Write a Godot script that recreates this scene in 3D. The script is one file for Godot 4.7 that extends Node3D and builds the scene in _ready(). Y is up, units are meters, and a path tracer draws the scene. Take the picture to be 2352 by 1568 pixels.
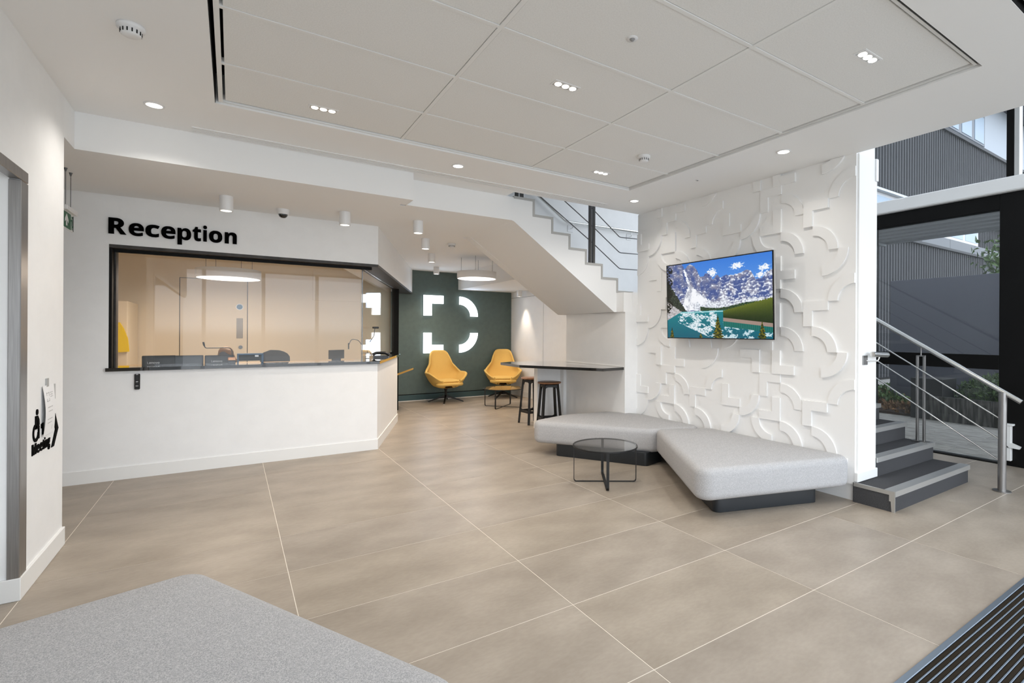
extends Node3D

# ---------------------------------------------------------------- helpers
var mats := {}
var rng := RandomNumberGenerator.new()

func lin(r: float, g: float, b: float) -> Color:
	return Color(r, g, b)

func mat(col: Color, rough := 0.6, metal := 0.0, spec := 0.5) -> StandardMaterial3D:
	var m := StandardMaterial3D.new()
	m.albedo_color = col
	m.roughness = rough
	m.metallic = metal
	m.metallic_specular = spec
	return m

func noise_tex(size: int, freq: float, lo: Color, hi: Color, oct := 4, sd := 1, kind := FastNoiseLite.TYPE_SIMPLEX_SMOOTH) -> NoiseTexture2D:
	var n := FastNoiseLite.new()
	n.noise_type = kind
	n.seed = sd
	n.frequency = freq
	n.fractal_octaves = oct
	var t := NoiseTexture2D.new()
	t.width = size
	t.height = size
	t.seamless = true
	t.noise = n
	var g := Gradient.new()
	g.set_color(0, lo)
	g.set_color(1, hi)
	t.color_ramp = g
	return t

func tri_tex(m: StandardMaterial3D, tex: Texture2D, scale: Vector3, world := true, offset := Vector3.ZERO) -> StandardMaterial3D:
	m.albedo_texture = tex
	m.uv1_triplanar = true
	m.uv1_world_triplanar = world
	m.uv1_scale = scale
	m.uv1_offset = offset
	return m

func emit(col: Color, energy: float, base := Color(1, 1, 1)) -> StandardMaterial3D:
	var m := mat(base, 0.5)
	m.emission_enabled = true
	m.emission = col
	m.emission_energy_multiplier = energy
	return m

func glass(alpha := 0.05, tint := Color(0.9, 0.95, 0.95)) -> StandardMaterial3D:
	var m := StandardMaterial3D.new()
	m.albedo_color = Color(tint.r, tint.g, tint.b, alpha)
	m.transparency = BaseMaterial3D.TRANSPARENCY_ALPHA
	m.roughness = 0.01
	m.metallic_specular = 0.36
	return m

func st_new() -> SurfaceTool:
	var st := SurfaceTool.new()
	st.begin(Mesh.PRIMITIVE_TRIANGLES)
	st.set_smooth_group(-1)
	return st

func v(st: SurfaceTool, p: Vector3, uv := Vector2.ZERO) -> void:
	st.set_uv(uv)
	st.add_vertex(p)

# triangle whose corners run counter-clockwise seen from outside
func tri(st: SurfaceTool, a: Vector3, b: Vector3, c: Vector3) -> void:
	v(st, a); v(st, c); v(st, b)

func quad(st: SurfaceTool, a: Vector3, b: Vector3, c: Vector3, d: Vector3) -> void:
	tri(st, a, b, c); tri(st, a, c, d)

func quad_uv(st: SurfaceTool, a: Vector3, b: Vector3, c: Vector3, d: Vector3) -> void:
	# a bottom-left, b bottom-right, c top-right, d top-left
	v(st, a, Vector2(0, 1)); v(st, c, Vector2(1, 0)); v(st, b, Vector2(1, 1))
	v(st, a, Vector2(0, 1)); v(st, d, Vector2(0, 0)); v(st, c, Vector2(1, 0))

# polygon turned to face away from a point
func face(st: SurfaceTool, pts: Array, from: Vector3) -> void:
	var n: Vector3 = (pts[1] - pts[0]).cross(pts[2] - pts[0])
	var mid := Vector3.ZERO
	for p in pts:
		mid += p
	mid /= pts.size()
	if n.dot(mid - from) < 0:
		pts = pts.duplicate()
		pts.reverse()
	for i in range(1, pts.size() - 1):
		tri(st, pts[0], pts[i], pts[i + 1])

func box(st: SurfaceTool, lo: Vector3, hi: Vector3, b := 0.0) -> void:
	var c := (lo + hi) / 2.0
	var h := (hi - lo) / 2.0
	h = h.abs()
	b = minf(b, minf(h.x, minf(h.y, h.z)) * 0.9)
	var P := func(ax: int, s: Array) -> Vector3:
		var q := Vector3(s[0] * (h.x - b), s[1] * (h.y - b), s[2] * (h.z - b))
		q[ax] = s[ax] * h[ax]
		return c + q
	for ax in 3:
		var u := (ax + 1) % 3
		var w := (ax + 2) % 3
		for s in [-1.0, 1.0]:
			var pts := []
			for k in [[-1.0, -1.0], [1.0, -1.0], [1.0, 1.0], [-1.0, 1.0]]:
				var sg := [0.0, 0.0, 0.0]
				sg[ax] = s; sg[u] = k[0]; sg[w] = k[1]
				pts.append(P.call(ax, sg))
			face(st, pts, c)
	if b <= 0.0:
		return
	for ax in 3:
		var u := (ax + 1) % 3
		var w := (ax + 2) % 3
		for s1 in [-1.0, 1.0]:
			for s2 in [-1.0, 1.0]:
				var e := []
				for k in [-1.0, 1.0]:
					var sg := [0.0, 0.0, 0.0]
					sg[u] = s1; sg[w] = s2; sg[ax] = k
					e.append(P.call(u, sg)); e.append(P.call(w, sg))
				face(st, [e[0], e[1], e[3], e[2]], c)
	for sx in [-1.0, 1.0]:
		for sy in [-1.0, 1.0]:
			for sz in [-1.0, 1.0]:
				var sg := [sx, sy, sz]
				face(st, [P.call(0, sg), P.call(1, sg), P.call(2, sg)], c)

# polygon (x,y) in the plane of xf, pushed out along +z by depth
func prism(st: SurfaceTool, poly: PackedVector2Array, xf: Transform3D, depth: float) -> void:
	var p := poly.duplicate()
	if Geometry2D.is_polygon_clockwise(p):
		p.reverse()
	var flip := xf.basis.determinant() < 0
	var idx := Geometry2D.triangulate_polygon(p)
	var F := func(q: Vector2, z: float) -> Vector3:
		return xf * Vector3(q.x, q.y, z)
	for i in range(0, idx.size(), 3):
		var a := p[idx[i]]
		var b := p[idx[i + 1]]
		var c := p[idx[i + 2]]
		if (b - a).cross(c - a) < 0:
			var t := b
			b = c
			c = t
		if flip:
			tri(st, F.call(a, depth), F.call(c, depth), F.call(b, depth))
			tri(st, F.call(a, 0.0), F.call(b, 0.0), F.call(c, 0.0))
		else:
			tri(st, F.call(a, depth), F.call(b, depth), F.call(c, depth))
			tri(st, F.call(a, 0.0), F.call(c, 0.0), F.call(b, 0.0))
	for i in p.size():
		var a := p[i]
		var b := p[(i + 1) % p.size()]
		if flip:
			quad(st, F.call(b, 0.0), F.call(a, 0.0), F.call(a, depth), F.call(b, depth))
		else:
			quad(st, F.call(a, 0.0), F.call(b, 0.0), F.call(b, depth), F.call(a, depth))

# plan polygon of (x,z) points between two heights
func slab(st: SurfaceTool, plan: Array, y0: float, y1: float) -> void:
	var p := PackedVector2Array()
	for q in plan:
		p.append(Vector2(q[0], -q[1]))
	prism(st, p, Transform3D(Basis(Vector3(1, 0, 0), Vector3(0, 0, -1), Vector3(0, 1, 0)), Vector3(0, y0, 0)), y1 - y0)

func tube(st: SurfaceTool, pts: Array, r: float, n := 10, caps := true) -> void:
	st.set_smooth_group(1)
	var rings := []
	var up := Vector3.UP
	var last := Vector3.ZERO
	for i in pts.size():
		var d: Vector3
		if i == 0:
			d = pts[1] - pts[0]
		elif i == pts.size() - 1:
			d = pts[i] - pts[i - 1]
		else:
			d = (pts[i] - pts[i - 1]).normalized() + (pts[i + 1] - pts[i]).normalized()
		d = d.normalized()
		if i == 0:
			up = Vector3.UP if absf(d.y) < 0.9 else Vector3.RIGHT
		var side := d.cross(up).normalized()
		up = side.cross(d).normalized()
		var ring := []
		for k in n:
			var a := TAU * k / n
			ring.append(pts[i] + (side * cos(a) + up * sin(a)) * r)
		rings.append(ring)
		last = d
	for i in rings.size() - 1:
		var mid: Vector3 = (pts[i] + pts[i + 1]) / 2.0
		for k in n:
			var k2 := (k + 1) % n
			face(st, [rings[i][k], rings[i][k2], rings[i + 1][k2], rings[i + 1][k]], mid)
	st.set_smooth_group(-1)
	if caps:
		face(st, rings[0], pts[1])
		face(st, rings[-1], pts[-2])

# round corners of a polyline in 3D
func bent(pts: Array, r: float, n := 5) -> Array:
	var out := [pts[0]]
	for i in range(1, pts.size() - 1):
		var a: Vector3 = (pts[i - 1] - pts[i])
		var b: Vector3 = (pts[i + 1] - pts[i])
		var l := minf(r, minf(a.length(), b.length()) * 0.45)
		var p0: Vector3 = pts[i] + a.normalized() * l
		var p1: Vector3 = pts[i] + b.normalized() * l
		for k in n + 1:
			var t := float(k) / n
			out.append(p0.lerp(pts[i], t).lerp((pts[i] as Vector3).lerp(p1, t), t))
	out.append(pts[-1])
	return out

# profile of (radius, height) points turned about the y axis at c
func lathe(st: SurfaceTool, prof: Array, c: Vector3, n := 24, smooth := true, ax := Basis()) -> void:
	st.set_smooth_group(1 if smooth else -1)
	for i in prof.size() - 1:
		var a: Array = prof[i]
		var b: Array = prof[i + 1]
		var nrm := Vector2(b[1] - a[1], -(b[0] - a[0]))
		for k in n:
			var t0 := TAU * k / n
			var t1 := TAU * (k + 1) / n
			var d0 := Vector3(cos(t0), 0, sin(t0))
			var d1 := Vector3(cos(t1), 0, sin(t1))
			var A0: Vector3 = c + ax * (d0 * a[0] + Vector3.UP * a[1])
			var A1: Vector3 = c + ax * (d1 * a[0] + Vector3.UP * a[1])
			var B0: Vector3 = c + ax * (d0 * b[0] + Vector3.UP * b[1])
			var B1: Vector3 = c + ax * (d1 * b[0] + Vector3.UP * b[1])
			var dm := (d0 + d1).normalized()
			var out: Vector3 = ax * (dm * nrm.x + Vector3.UP * nrm.y)
			for t in [[A0, A1, B1], [A0, B1, B0]]:
				var fn: Vector3 = (t[1] - t[0]).cross(t[2] - t[0])
				if fn.length_squared() < 1e-16:
					continue
				if fn.dot(out) < 0:
					tri(st, t[0], t[2], t[1])
				else:
					tri(st, t[0], t[1], t[2])
	st.set_smooth_group(-1)

func done(st: SurfaceTool) -> ArrayMesh:
	st.generate_normals()
	st.index()
	return st.commit()

# commits a shape given in world coordinates as one mesh under a parent
func part(called: String, st: SurfaceTool, m: Material, parent: Node3D = self, label := "") -> MeshInstance3D:
	var o := MeshInstance3D.new()
	o.name = called
	o.mesh = done(st)
	o.material_override = m
	parent.add_child(o, true)
	if parent != self:
		var off := Vector3.ZERO
		var p := parent
		while p != self:
			off += p.position
			p = p.get_parent()
		o.position = -off
	if label:
		o.set_meta("label", label)
	return o

var used := {}
func numbered(n: String) -> String:
	if not used.has(n):
		used[n] = 0
		return n
	used[n] += 1
	return "%s_%03d" % [n, used[n]]

func thing(called: String, label: String, category: String, at := Vector3.ZERO, group := "") -> Node3D:
	var o := Node3D.new()
	o.name = numbered(called)
	o.position = at
	o.set_meta("label", label)
	o.set_meta("category", category)
	if group:
		o.set_meta("group", group)
	add_child(o, true)
	return o

func struct(called: String) -> Node3D:
	var o := Node3D.new()
	o.name = called
	o.set_meta("kind", "structure")
	add_child(o, true)
	return o

func dup(o: Node3D, at: Vector3, label: String, turn := 0.0) -> Node3D:
	var c: Node3D = o.duplicate()
	c.name = numbered(String(o.name).rstrip("0123456789_"))
	c.position = at
	c.rotation.y = turn
	c.set_meta("label", label)
	add_child(c, true)
	return c

func bx(parent: Node3D, called: String, m: Material, lo: Vector3, hi: Vector3, b := 0.0) -> MeshInstance3D:
	var st := st_new()
	box(st, Vector3(minf(lo.x, hi.x), minf(lo.y, hi.y), minf(lo.z, hi.z)), Vector3(maxf(lo.x, hi.x), maxf(lo.y, hi.y), maxf(lo.z, hi.z)), b)
	return part(called, st, m, parent)

func spot(parent: Node3D, at: Vector3, energy: float, col: Color, angle := 60.0, size := 0.05, soft := 0.6) -> void:
	var l := SpotLight3D.new()
	l.name = "lamp_light"
	l.light_color = col
	l.light_energy = energy
	l.spot_angle = angle
	l.spot_angle_attenuation = soft
	l.spot_range = 15.0
	l.spot_attenuation = 2.0
	l.light_size = size
	l.shadow_enabled = true
	parent.add_child(l, true)
	l.position = at - parent.position
	l.rotation = Vector3(-PI / 2, 0, 0)

func area(parent: Node3D, at: Vector3, energy: float, col: Color, size: Vector2, rot := Vector3(-PI / 2, 0, 0)) -> void:
	var l := AreaLight3D.new()
	l.name = "panel_light"
	l.light_color = col
	l.light_energy = energy
	l.area_size = size
	l.area_normalize_energy = true
	l.area_range = 20.0
	l.area_attenuation = 2.0
	l.shadow_enabled = true
	parent.add_child(l, true)
	l.position = at - parent.position
	l.rotation = rot

func bold_font(amount := 0.3) -> Font:
	var base := SystemFont.new()
	base.font_names = PackedStringArray(["Droid Sans"])
	base.font_weight = 700
	var f := FontVariation.new()
	f.base_font = base
	f.variation_embolden = amount
	return f

# lettering: one glyph stretched into a rectangle (u along, v up)
func glyph(parent: Node3D, called: String, ch: String, font: Font, o: Vector3, u: Vector3, vv: Vector3, u0: float, u1: float, scale_v: float, depth: float, m: Material) -> void:
	var t := TextMesh.new()
	t.text = ch
	t.font = font
	t.font_size = 64
	t.pixel_size = 0.01
	t.depth = 1.0
	t.curve_step = 0.5
	t.horizontal_alignment = HORIZONTAL_ALIGNMENT_LEFT
	t.vertical_alignment = VERTICAL_ALIGNMENT_BOTTOM
	var bb := t.get_aabb()
	var i := MeshInstance3D.new()
	i.name = called
	i.mesh = t
	i.material_override = m
	var su := (u1 - u0) / bb.size.x
	var nrm := u.cross(vv).normalized()
	i.transform = Transform3D(Basis(u * su, vv * scale_v, nrm * depth), o + u * (u0 - bb.position.x * su) + nrm * depth * 0.5 - parent.position)
	parent.add_child(i, true)

# convex plan with rounded corners, pillow-like edges
func cushion(st: SurfaceTool, plan: Array, y0: float, y1: float, rc: float, re: float, crown := 0.01, n := 7) -> void:
	st.set_smooth_group(1)
	var c := Vector2.ZERO
	var ps := []
	for q in plan:
		ps.append(Vector2(q[0], q[1]))
		c += ps[-1]
	c /= ps.size()
	var ctr := []
	var dirs := []
	for i in ps.size():
		var a: Vector2 = (ps[(i + ps.size() - 1) % ps.size()] - ps[i]).normalized()
		var b: Vector2 = (ps[(i + 1) % ps.size()] - ps[i]).normalized()
		var half := acos(clampf(a.dot(b), -1, 1)) / 2.0
		var cc: Vector2 = ps[i] + (a + b).normalized() * (rc / sin(half))
		var na := Vector2(-a.y, a.x)
		if na.dot(ps[i] - cc) < 0: na = -na
		var nb := Vector2(-b.y, b.x)
		if nb.dot(ps[i] - cc) < 0: nb = -nb
		for k in n + 1:
			ctr.append(cc)
			dirs.append(na.slerp(nb, float(k) / n))
	var levels := []
	for k in 6:
		var t := PI / 2 * k / 5.0
		levels.append([re * (1 - sin(t)), y0 + re * (1 - cos(t))])
	for k in 6:
		var t := PI / 2 * k / 5.0
		levels.append([re * (1 - cos(t)), y1 - crown - re + re * sin(t)])
	var rings := []
	for l in levels:
		var ring := []
		for i in ctr.size():
			var q: Vector2 = ctr[i] + dirs[i] * (rc - l[0])
			ring.append(Vector3(q.x, l[1], q.y))
		rings.append(ring)
	for f in [0.75, 0.45, 0.15]:
		var ring := []
		for p in rings[11]:
			var q := Vector3(c.x, 0, c.y).lerp(Vector3(p.x, 0, p.z), f)
			q.y = y1 - crown * pow(f, 2.5)
			ring.append(q)
		rings.append(ring)
	var mid := Vector3(c.x, (y0 + y1) / 2, c.y)
	for i in rings.size() - 1:
		for k in ctr.size():
			var k2 := (k + 1) % ctr.size()
			face(st, [rings[i][k], rings[i][k2], rings[i + 1][k2], rings[i + 1][k]], mid)
	face(st, rings[-1], mid)
	var bottom: Array = rings[0].duplicate()
	st.set_smooth_group(-1)
	face(st, bottom, mid)

# a field of tapered bones joined smoothly and meshed as surface nets
func flesh(st: SurfaceTool, bones: Array, cell: float, blend := 0.03) -> void:
	var lo := Vector3(1e9, 1e9, 1e9)
	var hi := -lo
	for b in bones:
		var r: float = maxf(b[2], b[3]) + cell * 2 + blend
		lo = lo.min(b[0] - Vector3.ONE * r).min(b[1] - Vector3.ONE * r)
		hi = hi.max(b[0] + Vector3.ONE * r).max(b[1] + Vector3.ONE * r)
	var nx := int((hi.x - lo.x) / cell) + 2
	var ny := int((hi.y - lo.y) / cell) + 2
	var nz := int((hi.z - lo.z) / cell) + 2
	var f := PackedFloat32Array()
	f.resize(nx * ny * nz)
	f.fill(1.0)
	for b in bones:
		var a0: Vector3 = b[0]
		var d: Vector3 = b[1] - a0
		var dd := maxf(d.length_squared(), 1e-9)
		var rr: float = maxf(b[2], b[3]) + blend * 2 + cell * 2
		var b0 := (a0.min(b[1]) - Vector3.ONE * rr - lo) / cell
		var b1 := (a0.max(b[1]) + Vector3.ONE * rr - lo) / cell
		for z in range(maxi(0, int(b0.z)), mini(nz, int(b1.z) + 1)):
			for y in range(maxi(0, int(b0.y)), mini(ny, int(b1.y) + 1)):
				for x in range(maxi(0, int(b0.x)), mini(nx, int(b1.x) + 1)):
					var p := lo + Vector3(x, y, z) * cell
					var t := clampf((p - a0).dot(d) / dd, 0, 1)
					var q: float = (p - a0 - d * t).length() - lerpf(b[2], b[3], t)
					var i := x + nx * (y + ny * z)
					var h := maxf(blend - absf(f[i] - q), 0.0) / blend
					f[i] = minf(f[i], q) - h * h * blend * 0.25
	var vid := PackedInt32Array()
	vid.resize(f.size())
	vid.fill(-1)
	var pts := PackedVector3Array()
	var off := [0, 1, nx, nx + 1, nx * ny, nx * ny + 1, nx * ny + nx, nx * ny + nx + 1]
	var cor := [Vector3(0, 0, 0), Vector3(1, 0, 0), Vector3(0, 1, 0), Vector3(1, 1, 0), Vector3(0, 0, 1), Vector3(1, 0, 1), Vector3(0, 1, 1), Vector3(1, 1, 1)]
	var edges := [[0, 1], [2, 3], [4, 5], [6, 7], [0, 2], [1, 3], [4, 6], [5, 7], [0, 4], [1, 5], [2, 6], [3, 7]]
	for z in nz - 1:
		for y in ny - 1:
			for x in nx - 1:
				var i := x + nx * (y + ny * z)
				var inside := 0
				for k in 8:
					if f[i + off[k]] < 0: inside += 1
				if inside == 0 or inside == 8:
					continue
				var s := Vector3.ZERO
				var n := 0
				for e in edges:
					var fa := f[i + off[e[0]]]
					var fb := f[i + off[e[1]]]
					if (fa < 0) != (fb < 0):
						s += (cor[e[0]] as Vector3).lerp(cor[e[1]], fa / (fa - fb))
						n += 1
				vid[i] = pts.size()
				pts.append(lo + (Vector3(x, y, z) + s / n) * cell)
	st.set_smooth_group(1)
	var step := [1, nx, nx * ny]
	for z in range(1, nz - 1):
		for y in range(1, ny - 1):
			for x in range(1, nx - 1):
				var i := x + nx * (y + ny * z)
				for ax in 3:
					var j: int = i + step[ax]
					if (f[i] < 0) == (f[j] < 0):
						continue
					var u: int = step[(ax + 1) % 3]
					var w: int = step[(ax + 2) % 3]
					var q := [vid[i], vid[i - u], vid[i - u - w], vid[i - w]]
					if q.min() < 0:
						continue
					if f[i] < 0:
						quad(st, pts[q[0]], pts[q[1]], pts[q[2]], pts[q[3]])
					else:
						quad(st, pts[q[0]], pts[q[3]], pts[q[2]], pts[q[1]])
	st.set_smooth_group(-1)

# ---------------------------------------------------------------- the scene
const CAM_H := 1.4149
const LAMP := 0.26
const WARM := Color(1.0, 0.92, 0.83)
const SOFT := Color(1.0, 0.975, 0.945)

func _ready() -> void:
	rng.seed = 7
	setup_view()
	setup_materials()
	build_shell()
	build_ceiling()
	build_feature_wall()
	build_reception_front()
	build_reception_room()
	build_stairs()
	build_glazing()
	build_outside()
	build_left_pier()
	build_lamps()
	build_furniture()
	build_lounge()
	build_small_things()

func setup_view() -> void:
	var cam := Camera3D.new()
	cam.name = "camera"
	var yaw := 0.58448534
	var roll := 0.0055
	var right := Vector3(cos(yaw), 0, sin(yaw))
	var back := Vector3(-sin(yaw), 0, cos(yaw))
	var ax := right * cos(roll) + Vector3.UP * sin(roll)
	var ay := -right * sin(roll) + Vector3.UP * cos(roll)
	cam.transform = Transform3D(Basis(ax, ay, back), Vector3(0, CAM_H, 0))
	cam.projection = Camera3D.PROJECTION_FRUSTUM
	cam.near = 0.05
	cam.far = 200.0
	var f := 1150.531
	cam.size = 0.05 * 1568.0 / f
	cam.frustum_offset = Vector2(-118.0 / f, -19.64 / f) * 0.05
	cam.current = true
	add_child(cam)
	var we := WorldEnvironment.new()
	we.name = "world"
	var e := Environment.new()
	e.background_mode = Environment.BG_SKY
	var sky := Sky.new()
	var ps := ProceduralSkyMaterial.new()
	ps.sky_top_color = Color(0.9, 0.945, 1.0)
	ps.sky_horizon_color = Color(0.95, 0.97, 1.0)
	ps.sky_energy_multiplier = 1.6
	ps.ground_bottom_color = Color(0.45, 0.46, 0.46)
	ps.ground_horizon_color = Color(0.6, 0.62, 0.63)
	sky.sky_material = ps
	e.sky = sky
	e.tonemap_mode = Environment.TONE_MAPPER_LINEAR
	e.tonemap_exposure = 1.12
	e.sdfgi_enabled = true
	e.ssao_enabled = true
	e.ssil_enabled = true
	we.environment = e
	add_child(we)
	# daylight that comes in through the glazed front behind the camera
	var day := AreaLight3D.new()
	day.name = "front_window_daylight"
	day.light_color = Color(0.94, 0.97, 1.0)
	day.light_energy = 10.6
	day.area_size = Vector2(8.0, 2.75)
	day.area_normalize_energy = true
	day.area_range = 30.0
	day.area_attenuation = 2.0
	day.shadow_enabled = true
	day.position = Vector3(3.0, 1.45, 2.37)
	add_child(day)

func setup_materials() -> void:
	var m := {}
	m.wall = tri_tex(mat(Color(0.965, 0.965, 0.96), 0.55), noise_tex(256, 0.02, Color(0.985, 0.985, 0.985), Color(1, 1, 1), 3, 4), Vector3.ONE * 0.8)
	m.ceil = mat(Color(0.965, 0.965, 0.96), 0.8)
	m.tile_ceil = tri_tex(mat(Color(0.955, 0.955, 0.945), 0.75), noise_tex(256, 0.12, Color(0.96, 0.96, 0.96), Color(1, 1, 1), 2, 9), Vector3.ONE * 3.0)
	m.grid = mat(Color(0.94, 0.94, 0.93), 0.5)
	m.plaster = mat(Color(0.965, 0.965, 0.96), 0.6)
	m.black_void = mat(Color(0.02, 0.02, 0.02), 0.9)
	m.skirt = mat(Color(0.94, 0.94, 0.93), 0.35)
	m.grout = mat(Color(0.93, 0.9, 0.85), 0.8)
	var cloud := noise_tex(1024, 0.005, Color(0.86, 0.85, 0.84), Color(1, 1, 1), 7, 21)
	for k in 4:
		var t := mat(Color(0.70, 0.655, 0.595).lerp(Color(0.692, 0.65, 0.598), k / 3.0), 0.4, 0.0, 0.45)
		tri_tex(t, cloud, Vector3(0.3, 0.3, 0.55), true, Vector3(0.31 * k, 0, 0.57 * k))
		t.detail_enabled = true
		t.detail_albedo = noise_tex(512, 0.05, Color(0.95, 0.945, 0.94), Color(1, 1, 1), 4, 31 + k)
		t.detail_blend_mode = BaseMaterial3D.BLEND_MODE_MUL
		t.detail_uv_layer = BaseMaterial3D.DETAIL_UV_2
		t.uv2_triplanar = true
		t.uv2_world_triplanar = true
		t.uv2_scale = Vector3(0.7, 1, 1.6)
		m["tile%d" % k] = t
	m.steel = mat(Color(0.64, 0.63, 0.62), 0.36, 1.0)
	tri_tex(m.steel, noise_tex(256, 0.05, Color(0.88, 0.88, 0.88), Color(1, 1, 1), 3, 5), Vector3(9, 0.25, 9))
	m.steel_bright = mat(Color(0.86, 0.86, 0.85), 0.22, 1.0)
	m.dark_steel = mat(Color(0.42, 0.42, 0.42), 0.3, 1.0)
	m.black_frame = mat(Color(0.045, 0.043, 0.04), 0.55, 0.0, 0.3)
	m.black_gloss = mat(Color(0.03, 0.029, 0.028), 0.04, 0.0, 0.5)
	m.black_gloss.clearcoat_enabled = true
	m.black_gloss.clearcoat = 1.0
	m.black_gloss.clearcoat_roughness = 0.02
	m.black_metal = mat(Color(0.06, 0.062, 0.065), 0.5)
	m.lining = tri_tex(mat(Color(0.27, 0.25, 0.23), 0.5), noise_tex(256, 0.03, Color(0.6, 0.6, 0.6), Color(1, 1, 1), 4, 70), Vector3(1, 1, 6))
	m.glass = glass(0.02)
	m.green = tri_tex(mat(Color(0.36, 0.425, 0.41), 0.55), noise_tex(256, 0.03, Color(0.93, 0.93, 0.93), Color(1, 1, 1), 3, 6), Vector3.ONE)
	m.green_skirt = mat(Color(0.25, 0.345, 0.355), 0.35)
	m.beige = mat(Color(0.93, 0.87, 0.77), 0.6)
	m.beige_door = mat(Color(0.9, 0.84, 0.74), 0.45)
	m.fabric = tri_tex(mat(Color(0.86, 0.86, 0.86), 0.95, 0.0, 0.2), noise_tex(512, 0.26, Color(0.66, 0.66, 0.67), Color(1, 0.995, 0.99), 2, 11, FastNoiseLite.TYPE_VALUE), Vector3(3.2, 5.0, 3.2), false)
	m.fabric.normal_enabled = true
	var nt := noise_tex(512, 0.2, Color.BLACK, Color.WHITE, 2, 12)
	nt.as_normal_map = true
	nt.color_ramp = null
	nt.bump_strength = 4.0
	m.fabric.normal_texture = nt
	m.fabric.normal_scale = 0.25
	m.plinth = mat(Color(0.14, 0.155, 0.17), 0.35)
	m.yellow = tri_tex(mat(Color(0.93, 0.77, 0.45), 0.85, 0.0, 0.25), noise_tex(256, 0.15, Color(0.9, 0.9, 0.88), Color(1, 1, 1), 2, 14), Vector3.ONE * 5.0, false)
	m.wood = tri_tex(mat(Color(0.66, 0.47, 0.32), 0.4), noise_tex(256, 0.03, Color(0.75, 0.72, 0.7), Color(1, 1, 1), 4, 15), Vector3(14, 4, 2.5), false)
	m.light_wood = mat(Color(0.85, 0.7, 0.5), 0.4)
	m.carpet = tri_tex(mat(Color(0.52, 0.52, 0.525), 1.0, 0.0, 0.1), noise_tex(512, 0.12, Color(0.2, 0.2, 0.21), Color(1, 1, 1), 3, 17), Vector3(2.2, 5.0, 3.0))
	m.carpet.normal_enabled = true
	m.carpet.normal_texture = nt
	m.carpet.normal_scale = 0.8
	m.alu = mat(Color(0.78, 0.78, 0.77), 0.35, 0.75)
	m.mat_alu = mat(Color(0.5, 0.54, 0.58), 0.4, 0.8)
	m.mat_pile = tri_tex(mat(Color(0.3, 0.27, 0.235), 1.0, 0.0, 0.1), noise_tex(512, 0.22, Color(0.35, 0.35, 0.33), Color(1, 1, 1), 2, 18), Vector3.ONE * 5.0)
	m.white_plastic = mat(Color(0.93, 0.93, 0.93), 0.35)
	m.black_plastic = mat(Color(0.045, 0.045, 0.048), 0.35)
	m.letter = mat(Color(0.01, 0.01, 0.01), 0.8, 0.0, 0.15)
	m.led = emit(Color(1.0, 0.97, 0.92), 6.0)
	m.led_soft = emit(Color(1.0, 0.97, 0.93), 2.2)
	m.smoke_glass = glass(0.3, Color(0.32, 0.325, 0.33))
	mats = m

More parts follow.
